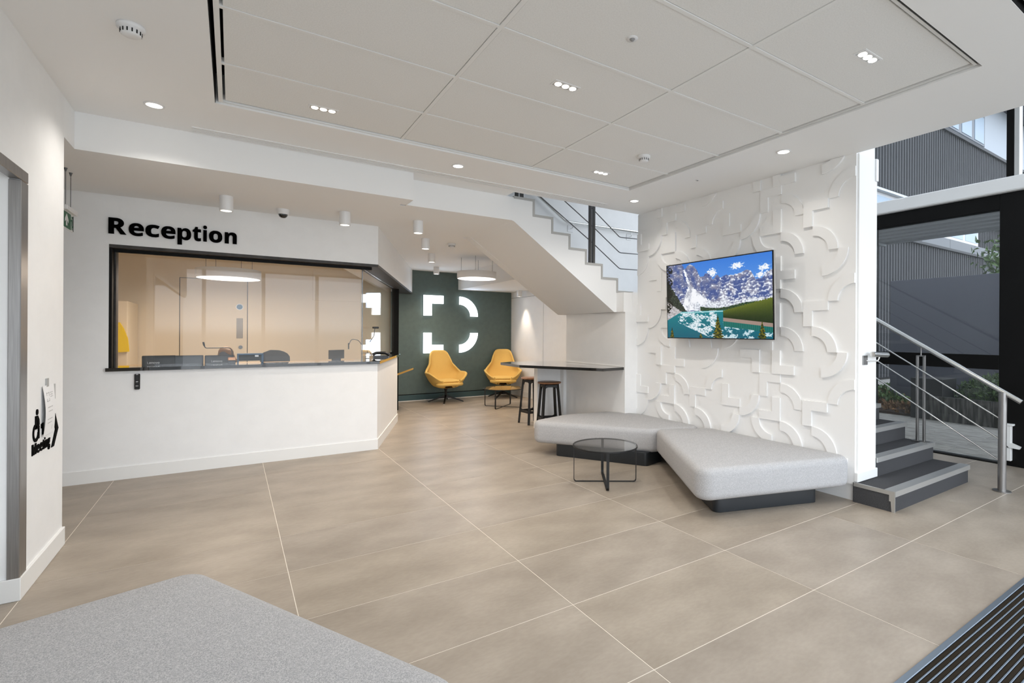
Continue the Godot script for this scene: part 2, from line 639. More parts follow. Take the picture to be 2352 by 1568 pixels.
# ---------------------------------------------------------------- floor and walls
func build_shell() -> void:
	var fl := struct("floor")
	bx(fl, "slab", mats.grout, Vector3(-3.2, -0.25, -10.6), Vector3(7.2, -0.0012, 2.6))
	var shared := {}
	var xs := []
	for i in range(-4, 6):
		xs.append(1.489 + 1.2063 * i)
	var zs := []
	for j in range(-10, 13):
		zs.append(-4.5503 + 0.60134 * j)
	for i in xs.size() - 1:
		for j in zs.size() - 1:
			var x0: float = maxf(xs[i], -3.1) + 0.0022
			var x1: float = minf(xs[i + 1], 7.04) - 0.0022
			var z0: float = maxf(zs[j], -10.3) + 0.0022
			var z1: float = minf(zs[j + 1], 2.4) - 0.0022
			if x1 - x0 < 0.05 or z1 - z0 < 0.05:
				continue
			if xs[i] > 1.4 and xs[i] < 5.0 and zs[j] > -1.0 and zs[j] < 1.4:
				continue   # the entrance mat lies in this well
			var key := "%.2f_%.2f" % [x1 - x0, z1 - z0]
			if not shared.has(key):
				var st := st_new()
				box(st, Vector3(0, -0.01, 0), Vector3(x1 - x0, 0, z1 - z0), 0.0004)
				shared[key] = done(st)
			var t := MeshInstance3D.new()
			t.name = "tile"
			t.mesh = shared[key]
			t.material_override = mats["tile%d" % rng.randi_range(0, 3)]
			t.position = Vector3(x0, 0, z0)
			fl.add_child(t, true)
	# lounge and corridor walls
	var w := struct("wall_green")
	var st := st_new()
	prism(st, PackedVector2Array([Vector2(2.2, 0.142), Vector2(5.37, 0.142), Vector2(5.37, 2.335), Vector2(4.08, 2.335), Vector2(4.08, 2.69), Vector2(2.2, 2.69)]), Transform3D(Basis(), Vector3(0, 0, -10.45)), 0.15)
	part("panel", st, mats.green, w)
	bx(w, "shadow_gap", mats.black_void, Vector3(2.2, 0.125, -10.45), Vector3(5.37, 0.142, -10.312))
	bx(w, "skirting", mats.green_skirt, Vector3(2.2, 0.012, -10.45), Vector3(5.37, 0.125, -10.292), 0.002)
	bx(w, "sealant", mats.skirt, Vector3(2.2, 0, -10.45), Vector3(5.37, 0.012, -10.285))
	w = struct("wall_lounge")
	bx(w, "lining_panel", mats.wall, Vector3(5.37, 0.12, -10.3), Vector3(5.5, 2.2, -8.877))
	bx(w, "lining_panel", mats.wall, Vector3(5.37, 0.12, -8.863), Vector3(5.5, 2.2, -6.4))
	bx(w, "top_panel", mats.wall, Vector3(5.37, 2.206, -10.45), Vector3(5.5, 2.8, -6.4))
	bx(w, "backing", mats.black_void, Vector3(5.38, 0, -10.4), Vector3(5.52, 2.8, -6.4))
	bx(w, "skirting", mats.skirt, Vector3(5.36, 0, -10.3), Vector3(5.39, 0.118, -6.4), 0.003)
	w = struct("wall_bar")
	bx(w, "wall_face", mats.wall, Vector3(4.2, 0, -6.27), Vector3(4.32, 1.69, -4.915))
	bx(w, "wall_return", mats.wall, Vector3(4.32, 0, -6.27), Vector3(5.92, 1.69, -6.15))
	bx(w, "wall_end", mats.wall, Vector3(4.32, 0, -5.0), Vector3(4.43, 1.946, -4.915))
	w = struct("wall_corridor")
	bx(w, "wall_face", mats.wall, Vector3(-3.2, 0, -6.5), Vector3(-3.05, 2.7, -4.4))
	w = struct("wall_lobby")
	bx(w, "wall_face", mats.wall, Vector3(-3.2, 0, -3.9), Vector3(-3.05, 2.7, 2.5))
	bx(w, "header", mats.wall, Vector3(-1.06, 2.262, -3.76), Vector3(-0.93, 2.955, 2.4))
	bx(w, "lobby_ceiling", mats.ceil, Vector3(-3.2, 2.5, -3.76), Vector3(-1.06, 2.6, 2.4))
	# stairwell walls and the roof over the tall glazed side
	w = struct("wall_stairwell")
	bx(w, "rear_wall", mats.wall, Vector3(1.2, 2.8, -6.42), Vector3(7.1, 5.6, -6.27))
	st = st_new()
	prism(st, PackedVector2Array([Vector2(2.6, 2.72), Vector2(4.145, 1.69), Vector2(7.1, 1.69), Vector2(7.1, 2.8), Vector2(2.6, 2.8)]), Transform3D(Basis(), Vector3(0, 0, -6.42)), 0.149)
	part("rear_wall_low", st, mats.wall, w)
	bx(w, "side_wall", mats.wall, Vector3(1.05, 2.8, -6.42), Vector3(1.2, 5.6, -4.86))
	bx(w, "upper_wall", mats.wall, Vector3(1.05, 3.2, -4.86), Vector3(4.42, 5.6, -4.74))
	bx(w, "gallery_wall", mats.wall, Vector3(4.3, 3.2, -4.74), Vector3(4.42, 5.6, 2.4))
	var r := struct("ceiling_upper")
	bx(r, "roof_slab", mats.ceil, Vector3(1.0, 5.6, -6.5), Vector3(7.3, 5.75, 2.6))

# ---------------------------------------------------------------- ceiling
func build_ceiling() -> void:
	var c := struct("ceiling")
	var H := 2.955
	bx(c, "plaster_border", mats.ceil, Vector3(-0.93, H, -4.84), Vector3(-0.103, 3.2, 2.4))
	bx(c, "plaster_border", mats.ceil, Vector3(-0.103, H, -4.84), Vector3(1.456, 3.2, -4.128))
	bx(c, "plaster_border", mats.ceil, Vector3(1.456, H, -5.065), Vector3(2.57, 3.2, -4.128))
	bx(c, "plaster_border", mats.ceil, Vector3(2.57, H, -4.88), Vector3(4.42, 3.2, -4.128))
	bx(c, "plaster_border", mats.ceil, Vector3(3.574, H, -4.128), Vector3(4.42, 3.2, 2.4))
	bx(c, "plaster_border", mats.ceil, Vector3(-0.103, H, -1.073), Vector3(3.574, 3.2, -0.79))
	for q in [[-0.103, -0.1, -4.128, -1.073], [-0.103, -0.1, -0.79, 2.4], [3.571, 3.574, -0.79, 2.4]]:
		bx(c, "gap_lining", mats.black_void, Vector3(q[0], 2.958, q[2]), Vector3(q[1], 3.16, q[3]))
	for q in [[-1.076, -1.073], [-0.79, -0.787]]:
		bx(c, "gap_lining", mats.black_void, Vector3(-0.1, 2.958, q[0]), Vector3(3.571, 3.16, q[1]))
	bx(c, "void_lining", mats.black_void, Vector3(-0.2, 3.16, -4.2), Vector3(3.7, 3.2, 2.4))
	for raft in [[-4.1109, -1.1058], [-0.752, 2.3]]:
		var za: float = raft[0]
		var zb: float = raft[1]
		var xs := [-0.0587, 1.1413, 2.3585, 3.5565]
		var zs := [-4.111, -3.5452, -2.9310, -2.3209, -1.7141, -1.1058]
		if za > -1.0:
			zs = [-0.752, -0.15, 0.46, 1.07, 1.68, 2.29]
		# rim
		bx(c, "rim", mats.grid, Vector3(-0.083, 2.968, za - 0.012), Vector3(-0.0587, 3.02, zb + 0.015))
		bx(c, "rim", mats.grid, Vector3(3.5565, 2.968, za - 0.012), Vector3(3.562, 3.02, zb + 0.015))
		bx(c, "rim", mats.grid, Vector3(-0.0587, 2.968, za - 0.012), Vector3(3.5565, 3.02, za))
		bx(c, "rim", mats.grid, Vector3(-0.0587, 2.968, zb), Vector3(3.5565, 3.02, zb + 0.015))
		for i in [1, 2]:
			bx(c, "grid_bar", mats.grid, Vector3(xs[i] - 0.012, 2.9755, za), Vector3(xs[i] + 0.012, 3.01, zb))
		for i in 3:
			for j in [1, 2, 3, 4]:
				bx(c, "grid_bar", mats.grid, Vector3(xs[i] + (0.012 if i else 0.0), 2.9755, zs[j] - 0.011), Vector3(xs[i + 1] - (0.012 if i < 2 else 0.0), 3.01, zs[j] + 0.011))
			for j in 5:
				bx(c, "ceiling_tile", mats.tile_ceil, Vector3(xs[i] + 0.014, 2.979, zs[j] + 0.013), Vector3(xs[i + 1] - 0.014, 3.0, zs[j + 1] - 0.013), 0.002)
	# lower soffits over corridor, reception and lounge
	var s := struct("ceiling_lounge")
	bx(s, "soffit", mats.ceil, Vector3(-3.2, 2.69, -6.27), Vector3(1.4, 2.8, -4.9))
	bx(s, "soffit", mats.ceil, Vector3(1.4, 2.69, -6.27), Vector3(2.64, 2.8, -5.12))
	bx(s, "soffit", mats.ceil, Vector3(-3.2, 2.69, -10.6), Vector3(5.5, 2.8, -6.425))
	bx(s, "soffit", mats.ceil, Vector3(-3.2, 2.69, -6.425), Vector3(2.6, 2.8, -6.27))
	bx(s, "soffit", mats.ceil, Vector3(-3.2, 2.69, -4.9), Vector3(-1.0, 2.8, -4.58))
	bx(s, "lowered_soffit", mats.ceil, Vector3(4.08, 2.335, -10.3), Vector3(5.37, 2.69, -6.5))
	var b := struct("trim_1")
	bx(b, "bulkhead", mats.plaster, Vector3(-0.93, 2.69, -4.84), Vector3(1.456, 2.955, -4.9))
	bx(b, "bulkhead", mats.plaster, Vector3(1.456, 2.69, -5.065), Vector3(2.665, 2.955, -5.12))
	bx(b, "bulkhead", mats.plaster, Vector3(1.4, 2.69, -5.065), Vector3(1.456, 2.955, -4.9))
	bx(b, "bulkhead", mats.plaster, Vector3(-1.0, 2.69, -4.9), Vector3(-0.93, 2.955, -4.58))
	# slot diffuser in the ceiling border
	var g := thing("air_diffuser", "long white linear slot air diffuser with three dark slots in the ceiling border", "air vent", Vector3(1.74, H, -4.756))
	bx(g, "backing", mats.black_void, Vector3(-0.255, H - 0.001, -4.812), Vector3(3.72, H + 0.01, -4.7))
	for k in 4:
		bx(g, "blade", mats.ceil, Vector3(-0.26, H - 0.006, -4.818 + k * 0.034), Vector3(3.725, H + 0.006, -4.818 + k * 0.034 + 0.025))

# ---------------------------------------------------------------- feature wall with raised pieces
func build_feature_wall() -> void:
	var w := struct("wall_feature")
	bx(w, "core", mats.wall, Vector3(4.425, 0, -4.915), Vector3(4.735, 3.2, -2.18))
	bx(w, "face_board", mats.plaster, Vector3(4.41, 0.14, -4.915), Vector3(4.43, 2.955, -2.176))
	bx(w, "end_skirting", mats.skirt, Vector3(4.405, 0.166, -2.18), Vector3(4.748, 0.245, -2.148), 0.004)
	bx(w, "end_panel", mats.plaster, Vector3(4.43, 0.166, -2.185), Vector3(4.735, 2.955, -2.16))
	bx(w, "conduit", mats.white_plastic, Vector3(4.70, 2.76, -2.16), Vector3(4.74, 2.955, -2.148), 0.003)
	var mo := 0.2282
	var a := 0.085
	# kind, quadrant (x right, y up: which corner is solid), left edge s (distance along -z), bottom y
	var base := [["L", -1, 1, 2.635, 0.58], ["C", 1, 1, 2.865, 0.7125], ["C", 1, 1, 2.55, 0.35], ["C", 1, 1, 2.865, 0.35], ["C", 1, -1, 2.462, 1.03],
		["C", -1, 1, 2.405, 0.8025], ["L", 1, -1, 3.095, 0.575], ["C", -1, -1, 3.18, 0.35], ["L", -1, -1, 2.95, 1.03], ["L", -1, 1, 3.095, 0.8025],
		["L", 1, 1, 3.323, 1.03], ["C", 1, -1, 3.323, 0.575], ["C", 1, -1, 3.553, 0.35], ["L", -1, -1, 3.553, 0.655]]
	var count := 0
	for col in [-1, 0, 1]:
		for row in [-1, 0, 1, 2, 3]:
			for b in base:
				var s0: float = b[3] + 1.375 * col
				var y0: float = b[4] + 0.9075 * row
				var u0 := 4.915 - s0          # along the wall, growing to the right
				var poly := PackedVector2Array()
				if b[0] == "L":
					for q in [[0, 0], [1, 0], [1, a / mo], [a / mo, a / mo], [a / mo, 1], [0, 1]]:
						poly.append(Vector2(q[0], q[1]))
				else:
					# ring centred at the corner opposite to the bulge; here bulging to bottom-left
					var n := 14
					for k in n + 1:
						var t := PI / 2 * k / n
						poly.append(Vector2(1 - cos(t), 1 - sin(t)))
					for k in n + 1:
						var t := PI / 2 * (n - k) / n
						var r := 1 - a / mo
						poly.append(Vector2(1 - cos(t) * r, 1 - sin(t) * r))
				var out := PackedVector2Array()
				for q in poly:
					var x := q.x if b[1] < 0 else 1 - q.x
					var y := q.y if b[2] < 0 else 1 - q.y
					out.append(Vector2(u0 + x * mo, y0 + y * mo))
				if Geometry2D.is_polygon_clockwise(out):
					out.reverse()
				var frame := PackedVector2Array([Vector2(0.001, 0.15), Vector2(2.737, 0.15), Vector2(2.737, 2.953), Vector2(0.001, 2.953)])
				for piece in Geometry2D.intersect_polygons(out, frame):
					if piece.size() < 3:
						continue
					var area_sum := 0.0
					for k in piece.size():
						area_sum += piece[k].cross(piece[(k + 1) % piece.size()])
					if absf(area_sum) < 0.002:
						continue
					var st := st_new()
					var d := 0.014 + 0.0035 * (count % 4)
					# u along -> z = -4.915 + u, outwards is -x
					prism(st, piece, Transform3D(Basis(Vector3(0, 0, 1), Vector3(0, 1, 0), Vector3(-1, 0, 0)), Vector3(4.412, 0, -4.915)), d)
					part("relief_piece", st, mats.plaster, w)
					count += 1

# ---------------------------------------------------------------- reception wall, counter and glass
var OA := Vector2(1.468, -6.285)
var OT := Vector2(0.3735, -0.9276)
var ON := Vector2(0.9276, 0.3735)

func ob(along: float, inset := 0.0) -> Array:
	var q := OA + OT * along - ON * inset
	return [q.x, q.y]

func corner(inset: float) -> Array:
	return [1.468 - 0.6753 * inset, -6.285 - inset]

func build_reception_front() -> void:
	var w := struct("wall_reception")
	var d := 0.2
	var st := st_new()
	slab(st, [[-3.2, -6.285], [1.468, -6.285], ob(1.94), ob(1.94, d), corner(d), [-3.2, -6.285 - d]], 0, 1.03)
	part("lower_wall", st, mats.wall, w)
	bx(w, "side_wall", mats.wall, Vector3(-3.2, 1.03, -6.285), Vector3(-0.965, 2.227, -6.485))
	st = st_new()
	slab(st, [[-3.2, -6.285], [1.468, -6.285], ob(4.33), ob(4.4, 0.5), [2.4, -10.0], corner(0.5), [-3.2, -6.785]], 2.227, 2.69)
	part("upper_wall", st, mats.wall, w)
	st = st_new()
	slab(st, [ob(1.95, 0.2), ob(2.35, 0.2), ob(2.35, 0.5), ob(1.95, 0.5)], 0, 0.72)
	part("end_wall", st, mats.wall, w)
	st = st_new()
	slab(st, [ob(2.3, 0.25), ob(4.3, 0.25), ob(4.3, 0.4), ob(2.3, 0.4)], 0, 1.03)
	part("back_wall", st, mats.wall, w)
	st = st_new()
	slab(st, [[-1.6, -6.275], corner(-0.01), ob(1.95, -0.01), ob(1.95, 0.02), corner(0.02), [-1.6, -6.3]], 0, 0.12)
	var sk := struct("baseboard_reception")
	part("skirting", st, mats.skirt, sk)
	# window lining and panes
	var win := struct("window_1")
	bx(win, "frame_jamb", mats.black_frame, Vector3(-0.967, 1.06, -6.283), Vector3(-0.945, 2.2, -6.5), 0.002)
	bx(win, "frame_jamb", mats.lining, Vector3(-0.945, 1.06, -6.39), Vector3(-0.93, 2.2, -6.5), 0.002)
	st = st_new()
	slab(st, [[-0.967, -6.283], corner(-0.002), ob(4.3, -0.002), ob(4.3, 0.25), corner(0.25), [-0.967, -6.53]], 2.196, 2.2275)
	part("frame_head", st, mats.lining, win)
	st = st_new()
	slab(st, [[-0.96, -6.36], corner(0.08), corner(0.11), [-0.96, -6.39]], 2.165, 2.198)
	part("frame_head", st, mats.black_frame, win)
	st = st_new()
	slab(st, [ob(0.1, 0.195), ob(3.5, 0.195), ob(3.5, 0.2), ob(0.1, 0.2)], 2.188, 2.198)
	part("head_channel", st, mats.steel_bright, win)
	bx(win, "pane", mats.glass, Vector3(-0.93, 1.06, -6.485), Vector3(corner(0.2)[0] - 0.006, 2.19, -6.495))
	st = st_new()
	slab(st, [ob(0.08, 0.2), ob(3.2, 0.2), ob(3.2, 0.21), ob(0.08, 0.21)], 1.06, 2.19)
	part("pane", st, mats.glass, win)
	var cx: float = corner(0.2)[0]
	bx(win, "glass_joint", mats.dark_steel, Vector3(cx - 0.006, 1.06, -6.497), Vector3(cx + 0.004, 2.19, -6.483))
	st = st_new()
	slab(st, [ob(3.12, 0.12), ob(3.78, 0.2), ob(3.78, 0.32), ob(3.12, 0.24)], 0, 2.2)
	part("frame_post", st, mats.black_frame, win)
	st = st_new()
	slab(st, [[-0.985, -6.255], corner(-0.03), ob(2.03, -0.03), ob(2.03, 0.2), ob(3.1, 0.2), ob(3.1, 0.32), corner(0.32), [-0.985, -6.6]], 1.03, 1.062)
	part("ledge", st, mats.black_gloss, win, "glossy black counter ledge")
	# low black shelf beyond the sloping end
	var sh := thing("wall_shelf", "small black wedge shaped shelf beyond the far end of the reception counter", "shelf", Vector3(2.5, 0.72, -8.8))
	st = st_new()
	slab(st, [ob(1.96, 0.0), [2.80, -9.25], [2.86, -9.75], ob(3.6, 0.22), ob(2.36, 0.22)], 0.725, 0.755)
	part("shelf_top", st, mats.black_gloss, sh)
	# wall sign
	var font := bold_font()
	var s := thing("wall_sign", "black raised letters reading Reception on the white wall above the counter window", "sign", Vector3(-0.47, 2.325, -6.285))
	var probe := TextMesh.new()
	probe.text = "R"
	probe.font = font
	probe.font_size = 64
	probe.pixel_size = 0.01
	probe.vertical_alignment = VERTICAL_ALIGNMENT_BOTTOM
	var pb := probe.get_aabb()
	var sv := 0.15 / pb.size.y
	for l in [["R", -0.97, -0.842], ["e", -0.825, -0.715], ["c", -0.702, -0.596], ["e", -0.583, -0.472], ["p", -0.456, -0.347], ["t", -0.335, -0.267], ["i", -0.249, -0.217], ["o", -0.2, -0.088], ["n", -0.067, 0.038]]:
		glyph(s, "letter", l[0], font if l[0] != "p" else bold_font(0.12), Vector3(0, 2.326 - pb.position.y * sv, -6.285), Vector3(1, 0, 0), Vector3(0, 1, 0), l[1], l[2], sv, 0.02, mats.letter)
	# card reader
	var cr := thing("card_reader", "small black card reader on the wall below the left end of the counter", "card reader", Vector3(-0.757, 0.925, -6.285))
	bx(cr, "body", mats.black_plastic, Vector3(-0.778, 0.85, -6.285), Vector3(-0.736, 1.0, -6.262), 0.006)
	bx(cr, "light_bar", mats.white_plastic, Vector3(-0.765, 0.992, -6.2625), Vector3(-0.748, 0.996, -6.261))
	bx(cr, "mark", mats.steel_bright, Vector3(-0.766, 0.922, -6.2625), Vector3(-0.749, 0.928, -6.2612))
	bx(cr, "mark", mats.steel_bright, Vector3(-0.768, 0.882, -6.2625), Vector3(-0.747, 0.886, -6.2612))

# ---------------------------------------------------------------- behind the reception glass
func build_reception_room() -> void:
	var w := struct("wall_office")
	bx(w, "rear_wall", mats.beige, Vector3(-1.75, 0, -9.65), Vector3(-0.665, 2.69, -9.5))
	bx(w, "rear_wall", mats.beige, Vector3(0.21, 0, -9.65), Vector3(2.45, 2.69, -9.5))
	bx(w, "rear_wall", mats.beige, Vector3(-0.665, 2.225, -9.65), Vector3(0.21, 2.69, -9.5))
	bx(w, "side_wall", mats.beige, Vector3(-1.75, 0, -9.5), Vector3(-1.6, 2.69, -6.485))
	bx(w, "access_panel", mats.beige, Vector3(1.15, 1.95, -9.5), Vector3(2.2, 2.62, -9.485), 0.003)
	var d := struct("door_1")
	bx(d, "leaf", mats.beige_door, Vector3(-0.656, 0.005, -9.56), Vector3(0.201, 2.217, -9.505), 0.002)
	bx(d, "gap", mats.black_void, Vector3(-0.665, 0, -9.6), Vector3(0.21, 2.225, -9.54))
	bx(d, "push_plate", mat(Color(0.6, 0.57, 0.53), 0.5), Vector3(0.06, 1.3, -9.506), Vector3(0.145, 1.62, -9.499), 0.004)
	var st := st_new()
	lathe(st, [[0.0, 0.0], [0.028, 0.0], [0.028, 0.012], [0.0, 0.012]], Vector3(0.115, 1.16, -9.505), 20, false, Basis(Vector3.RIGHT, PI / 2))
	part("lock", st, mats.dark_steel, d)
	st = st_new()
	lathe(st, [[0.0, 0.0], [0.05, 0.0], [0.05, 0.003], [0.0, 0.003]], Vector3(0.1, 1.8, -9.505), 24, false, Basis(Vector3.RIGHT, PI / 2))
	part("disc_rim", st, mats.white_plastic, d)
	st = st_new()
	lathe(st, [[0.0, 0.0], [0.04, 0.0], [0.04, 0.004], [0.0, 0.004]], Vector3(0.1, 1.8, -9.503), 24, false, Basis(Vector3.RIGHT, PI / 2))
	part("disc_sign", st, mat(Color(0.25, 0.45, 0.6), 0.4), d)
	# tall cupboard with the vest
	var c := thing("cupboard", "tall plain cream cupboard in the left corner behind the reception glass", "cupboard", Vector3(-1.36, 0, -8.95))
	bx(c, "body", mats.beige, Vector3(-1.59, 0, -9.48), Vector3(-1.14, 1.8, -8.6), 0.004)
	var ve := thing("safety_vest", "bright yellow vest hanging at the left edge behind the reception glass", "vest", Vector3(-1.25, 1.36, -8.58))
	st = st_new()
	prism(st, PackedVector2Array([Vector2(-0.22, -0.24), Vector2(0.075, -0.22), Vector2(0.06, -0.05), Vector2(0.02, 0.08), Vector2(-0.02, 0.16), Vector2(-0.12, 0.16), Vector2(-0.18, 0.06)]), Transform3D(Basis(), Vector3(-1.19, 1.36, -8.592)), 0.03)
	part("cloth", st, mat(Color(0.98, 0.83, 0.04), 0.7), ve)
	# desk
	var k := thing("desk", "pale timber reception desk behind the black counter ledge", "desk", Vector3(0.1, 0, -6.95))
	bx(k, "desktop", mats.light_wood, Vector3(-1.5, 1.0, -7.25), Vector3(1.55, 1.035, -6.52), 0.004)
	bx(k, "panel", mats.light_wood, Vector3(-1.5, 0, -6.62), Vector3(1.45, 1.0, -6.58))
	for x in [-1.45, 0.0, 1.4]:
		bx(k, "leg", mats.black_metal, Vector3(x, 0, -7.2), Vector3(x + 0.05, 1.0, -7.15))
	# monitors
	var font := SystemFont.new()
	font.font_names = PackedStringArray(["Droid Sans"])
	var spots := [["leftmost black monitor seen from behind at the left end of the reception window", -0.765, -0.491, 1.158], ["black monitor seen from behind next to the microphone on the reception desk", -0.245, 0.02, 1.15], ["dark monitor back between the two lettered monitors behind the reception glass", -0.5, -0.255, 1.155]]
	for i in 3:
		var s: Array = spots[i]
		var z := -6.62 - 0.05 * (i % 2)
		var mon := thing("monitor", s[0], "monitor", Vector3((s[1] + s[2]) / 2, 1.035, z), "monitors on the reception desk")
		bx(mon, "screen_back", mats.black_plastic if i < 2 else mat(Color(0.2, 0.22, 0.24), 0.3), Vector3(s[1], 1.045, z - 0.02), Vector3(s[2], s[3], z), 0.006)
		bx(mon, "stand", mats.dark_steel, Vector3((s[1] + s[2]) / 2 - 0.06, 1.035, z - 0.09), Vector3((s[1] + s[2]) / 2 + 0.06, 1.046, z + 0.005))
		if i < 2:
			var t := "Lenovo"
			var x: float = s[1] + (0.045 if i == 0 else 0.06)
			var widths := [0.014, 0.018, 0.016, 0.018, 0.016, 0.018]
			var probe := TextMesh.new()
			probe.text = "L"
			probe.font = font
			probe.font_size = 64
			probe.pixel_size = 0.01
			probe.vertical_alignment = VERTICAL_ALIGNMENT_BOTTOM
			var pb := probe.get_aabb()
			var sv := 0.022 / pb.size.y
			for q in 6:
				glyph(mon, "letter", t[q], font, Vector3(0, 1.075 - pb.position.y * sv, z + 0.0005), Vector3(1, 0, 0), Vector3(0, 1, 0), x, x + widths[q] - 0.003, sv, 0.001, mats.white_plastic)
				x += widths[q]
	var m3 := thing("monitor", "small grey angled monitor standing alone at the right end of the reception desk", "monitor", Vector3(1.1, 1.035, -6.85), "monitors on the reception desk")
	st = st_new()
	slab(st, [[1.01, -6.78], [1.2, -6.9], [1.19, -6.915], [1.0, -6.795]], 1.075, 1.185)
	part("screen_back", st, mat(Color(0.22, 0.21, 0.2), 0.35), m3)
	bx(m3, "stand", mats.black_plastic, Vector3(1.05, 1.035, -6.9), Vector3(1.15, 1.08, -6.83), 0.004)
	# gooseneck microphone
	var g := thing("microphone", "black gooseneck microphone on a small copper cube base on the counter ledge", "microphone", Vector3(0.0, 1.062, -6.56))
	bx(g, "base", mat(Color(0.05, 0.04, 0.035), 0.3), Vector3(-0.035, 1.062, -6.6), Vector3(0.035, 1.095, -6.54), 0.004)
	bx(g, "base_top", mat(Color(0.85, 0.62, 0.45), 0.3, 0.4), Vector3(-0.036, 1.095, -6.601), Vector3(0.036, 1.128, -6.539), 0.006)
	st = st_new()
	tube(st, bent([Vector3(0.005, 1.128, -6.57), Vector3(0.0, 1.235, -6.57), Vector3(-0.235, 1.232, -6.56), Vector3(-0.25, 1.268, -6.56)], 0.05), 0.005, 8)
	part("neck", st, mats.black_plastic, g)
	st = st_new()
	tube(st, [Vector3(-0.246, 1.258, -6.56), Vector3(-0.254, 1.297, -6.558)], 0.009, 10)
	part("head", st, mats.black_plastic, g)
	# blue letter tray
	var tr := thing("letter_tray", "dark open tray with a blue frame on the counter ledge beside the microphone", "tray", Vector3(0.17, 1.062, -6.58))
	var blue := mat(Color(0.12, 0.3, 0.43), 0.4)
	bx(tr, "frame_top", blue, Vector3(0.048, 1.152, -6.66), Vector3(0.297, 1.168, -6.545), 0.003)
	bx(tr, "frame_side", blue, Vector3(0.048, 1.062, -6.66), Vector3(0.064, 1.152, -6.545), 0.003)
	bx(tr, "frame_side", blue, Vector3(0.275, 1.062, -6.66), Vector3(0.297, 1.152, -6.545), 0.003)
	bx(tr, "interior", mats.black_void, Vector3(0.064, 1.085, -6.66), Vector3(0.275, 1.152, -6.6))
	bx(tr, "tag", mats.white_plastic, Vector3(0.215, 1.13, -6.56), Vector3(0.25, 1.15, -6.555))
	# office chair
	var ch := thing("office_chair", "dark grey office chair back rising behind the reception desk", "office chair", Vector3(0.46, 0, -7.5))
	st = st_new()
	var prof := PackedVector2Array()
	for q in [[-0.15, 0.62], [-0.165, 0.95], [-0.16, 1.09], [-0.13, 1.145], [-0.05, 1.178], [0.05, 1.172], [0.1, 1.155], [0.14, 1.13], [0.165, 1.09], [0.17, 0.95], [0.15, 0.62]]:
		prof.append(Vector2(q[0], q[1]))
	prism(st, prof, Transform3D(Basis(), Vector3(0.46, 0, -7.42)), 0.07)
	part("backrest", st, mat(Color(0.25, 0.26, 0.26), 0.6), ch)
	st = st_new()
	box(st, Vector3(0.22, 0.46, -7.86), Vector3(0.7, 0.55, -7.38), 0.03)
	part("seat", st, mats.black_metal, ch)
	st = st_new()
	tube(st, [Vector3(0.46, 0.08, -7.62), Vector3(0.46, 0.48, -7.62)], 0.03)
	part("column", st, mats.black_metal, ch)
	for q in 5:
		st = st_new()
		var a := TAU * q / 5
		tube(st, [Vector3(0.46, 0.1, -7.62), Vector3(0.46 + cos(a) * 0.3, 0.05, -7.62 + sin(a) * 0.3)], 0.022)
		part("leg", st, mats.black_metal, ch)
	# receptionist, only the top of the head clears the desk
	var p := thing("person", "person bent low behind the reception desk, only wavy light brown hair showing", "person", Vector3(-0.06, 0, -7.6))
	var skin := mat(Color(0.87, 0.68, 0.57), 0.6)
	st = st_new()
	var o := Vector3(-0.06, 0, -7.6)
	flesh(st, [
		[o + Vector3(0, 0.52, 0.0), o + Vector3(0, 0.74, 0.03), 0.13, 0.125], [o + Vector3(0, 0.74, 0.03), o + Vector3(0, 0.92, 0.08), 0.125, 0.11],
		[o + Vector3(-0.14, 0.95, 0.08), o + Vector3(0.14, 0.95, 0.08), 0.055, 0.055], [o + Vector3(0, 0.95, 0.09), o + Vector3(0, 1.03, 0.13), 0.05, 0.046],
		[o + Vector3(-0.17, 0.94, 0.08), o + Vector3(-0.2, 0.72, 0.16), 0.048, 0.04], [o + Vector3(-0.2, 0.72, 0.16), o + Vector3(-0.14, 0.84, 0.32), 0.038, 0.028],
		[o + Vector3(0.17, 0.94, 0.08), o + Vector3(0.2, 0.72, 0.16), 0.048, 0.04], [o + Vector3(0.2, 0.72, 0.16), o + Vector3(0.14, 0.84, 0.32), 0.038, 0.028],
		[o + Vector3(-0.08, 0.52, 0.02), o + Vector3(-0.1, 0.5, 0.42), 0.085, 0.06], [o + Vector3(-0.1, 0.5, 0.42), o + Vector3(-0.1, 0.1, 0.4), 0.056, 0.04],
		[o + Vector3(0.08, 0.52, 0.02), o + Vector3(0.1, 0.5, 0.42), 0.085, 0.06], [o + Vector3(0.1, 0.5, 0.42), o + Vector3(0.1, 0.1, 0.4), 0.056, 0.04],
		[o + Vector3(-0.1, 0.06, 0.38), o + Vector3(-0.1, 0.05, 0.56), 0.04, 0.035], [o + Vector3(0.1, 0.06, 0.38), o + Vector3(0.1, 0.05, 0.56), 0.04, 0.035],
		[o + Vector3(0, 1.12, 0.17), o + Vector3(0, 1.07, 0.22), 0.082, 0.06]], 0.014, 0.04)
	part("body", st, mat(Color(0.3, 0.32, 0.36), 0.8), p)
	st = st_new()
	var hair := []
	for q in 9:
		var a := PI * q / 8.0
		hair.append([o + Vector3(0, 1.15, 0.15), o + Vector3(cos(a) * 0.085, 1.05, 0.15 - sin(a) * 0.05 + (0.06 if q % 2 else 0.04)), 0.062, 0.03])
	hair.append([o + Vector3(-0.02, 1.16, 0.17), o + Vector3(0.03, 1.15, 0.2), 0.055, 0.05])
	flesh(st, hair, 0.008, 0.02)
	part("hair", st, tri_tex(mat(Color(0.72, 0.55, 0.36), 0.6), noise_tex(256, 0.08, Color(0.45, 0.4, 0.35), Color(1, 1, 1), 3, 40), Vector3(12, 4, 12), false), p)
	# phone and device arm at the corner of the ledge
	var ph := thing("desk_phone", "black desk telephone on the right hand corner of the counter ledge", "phone", Vector3(1.72, 1.062, -7.25))
	st = st_new()
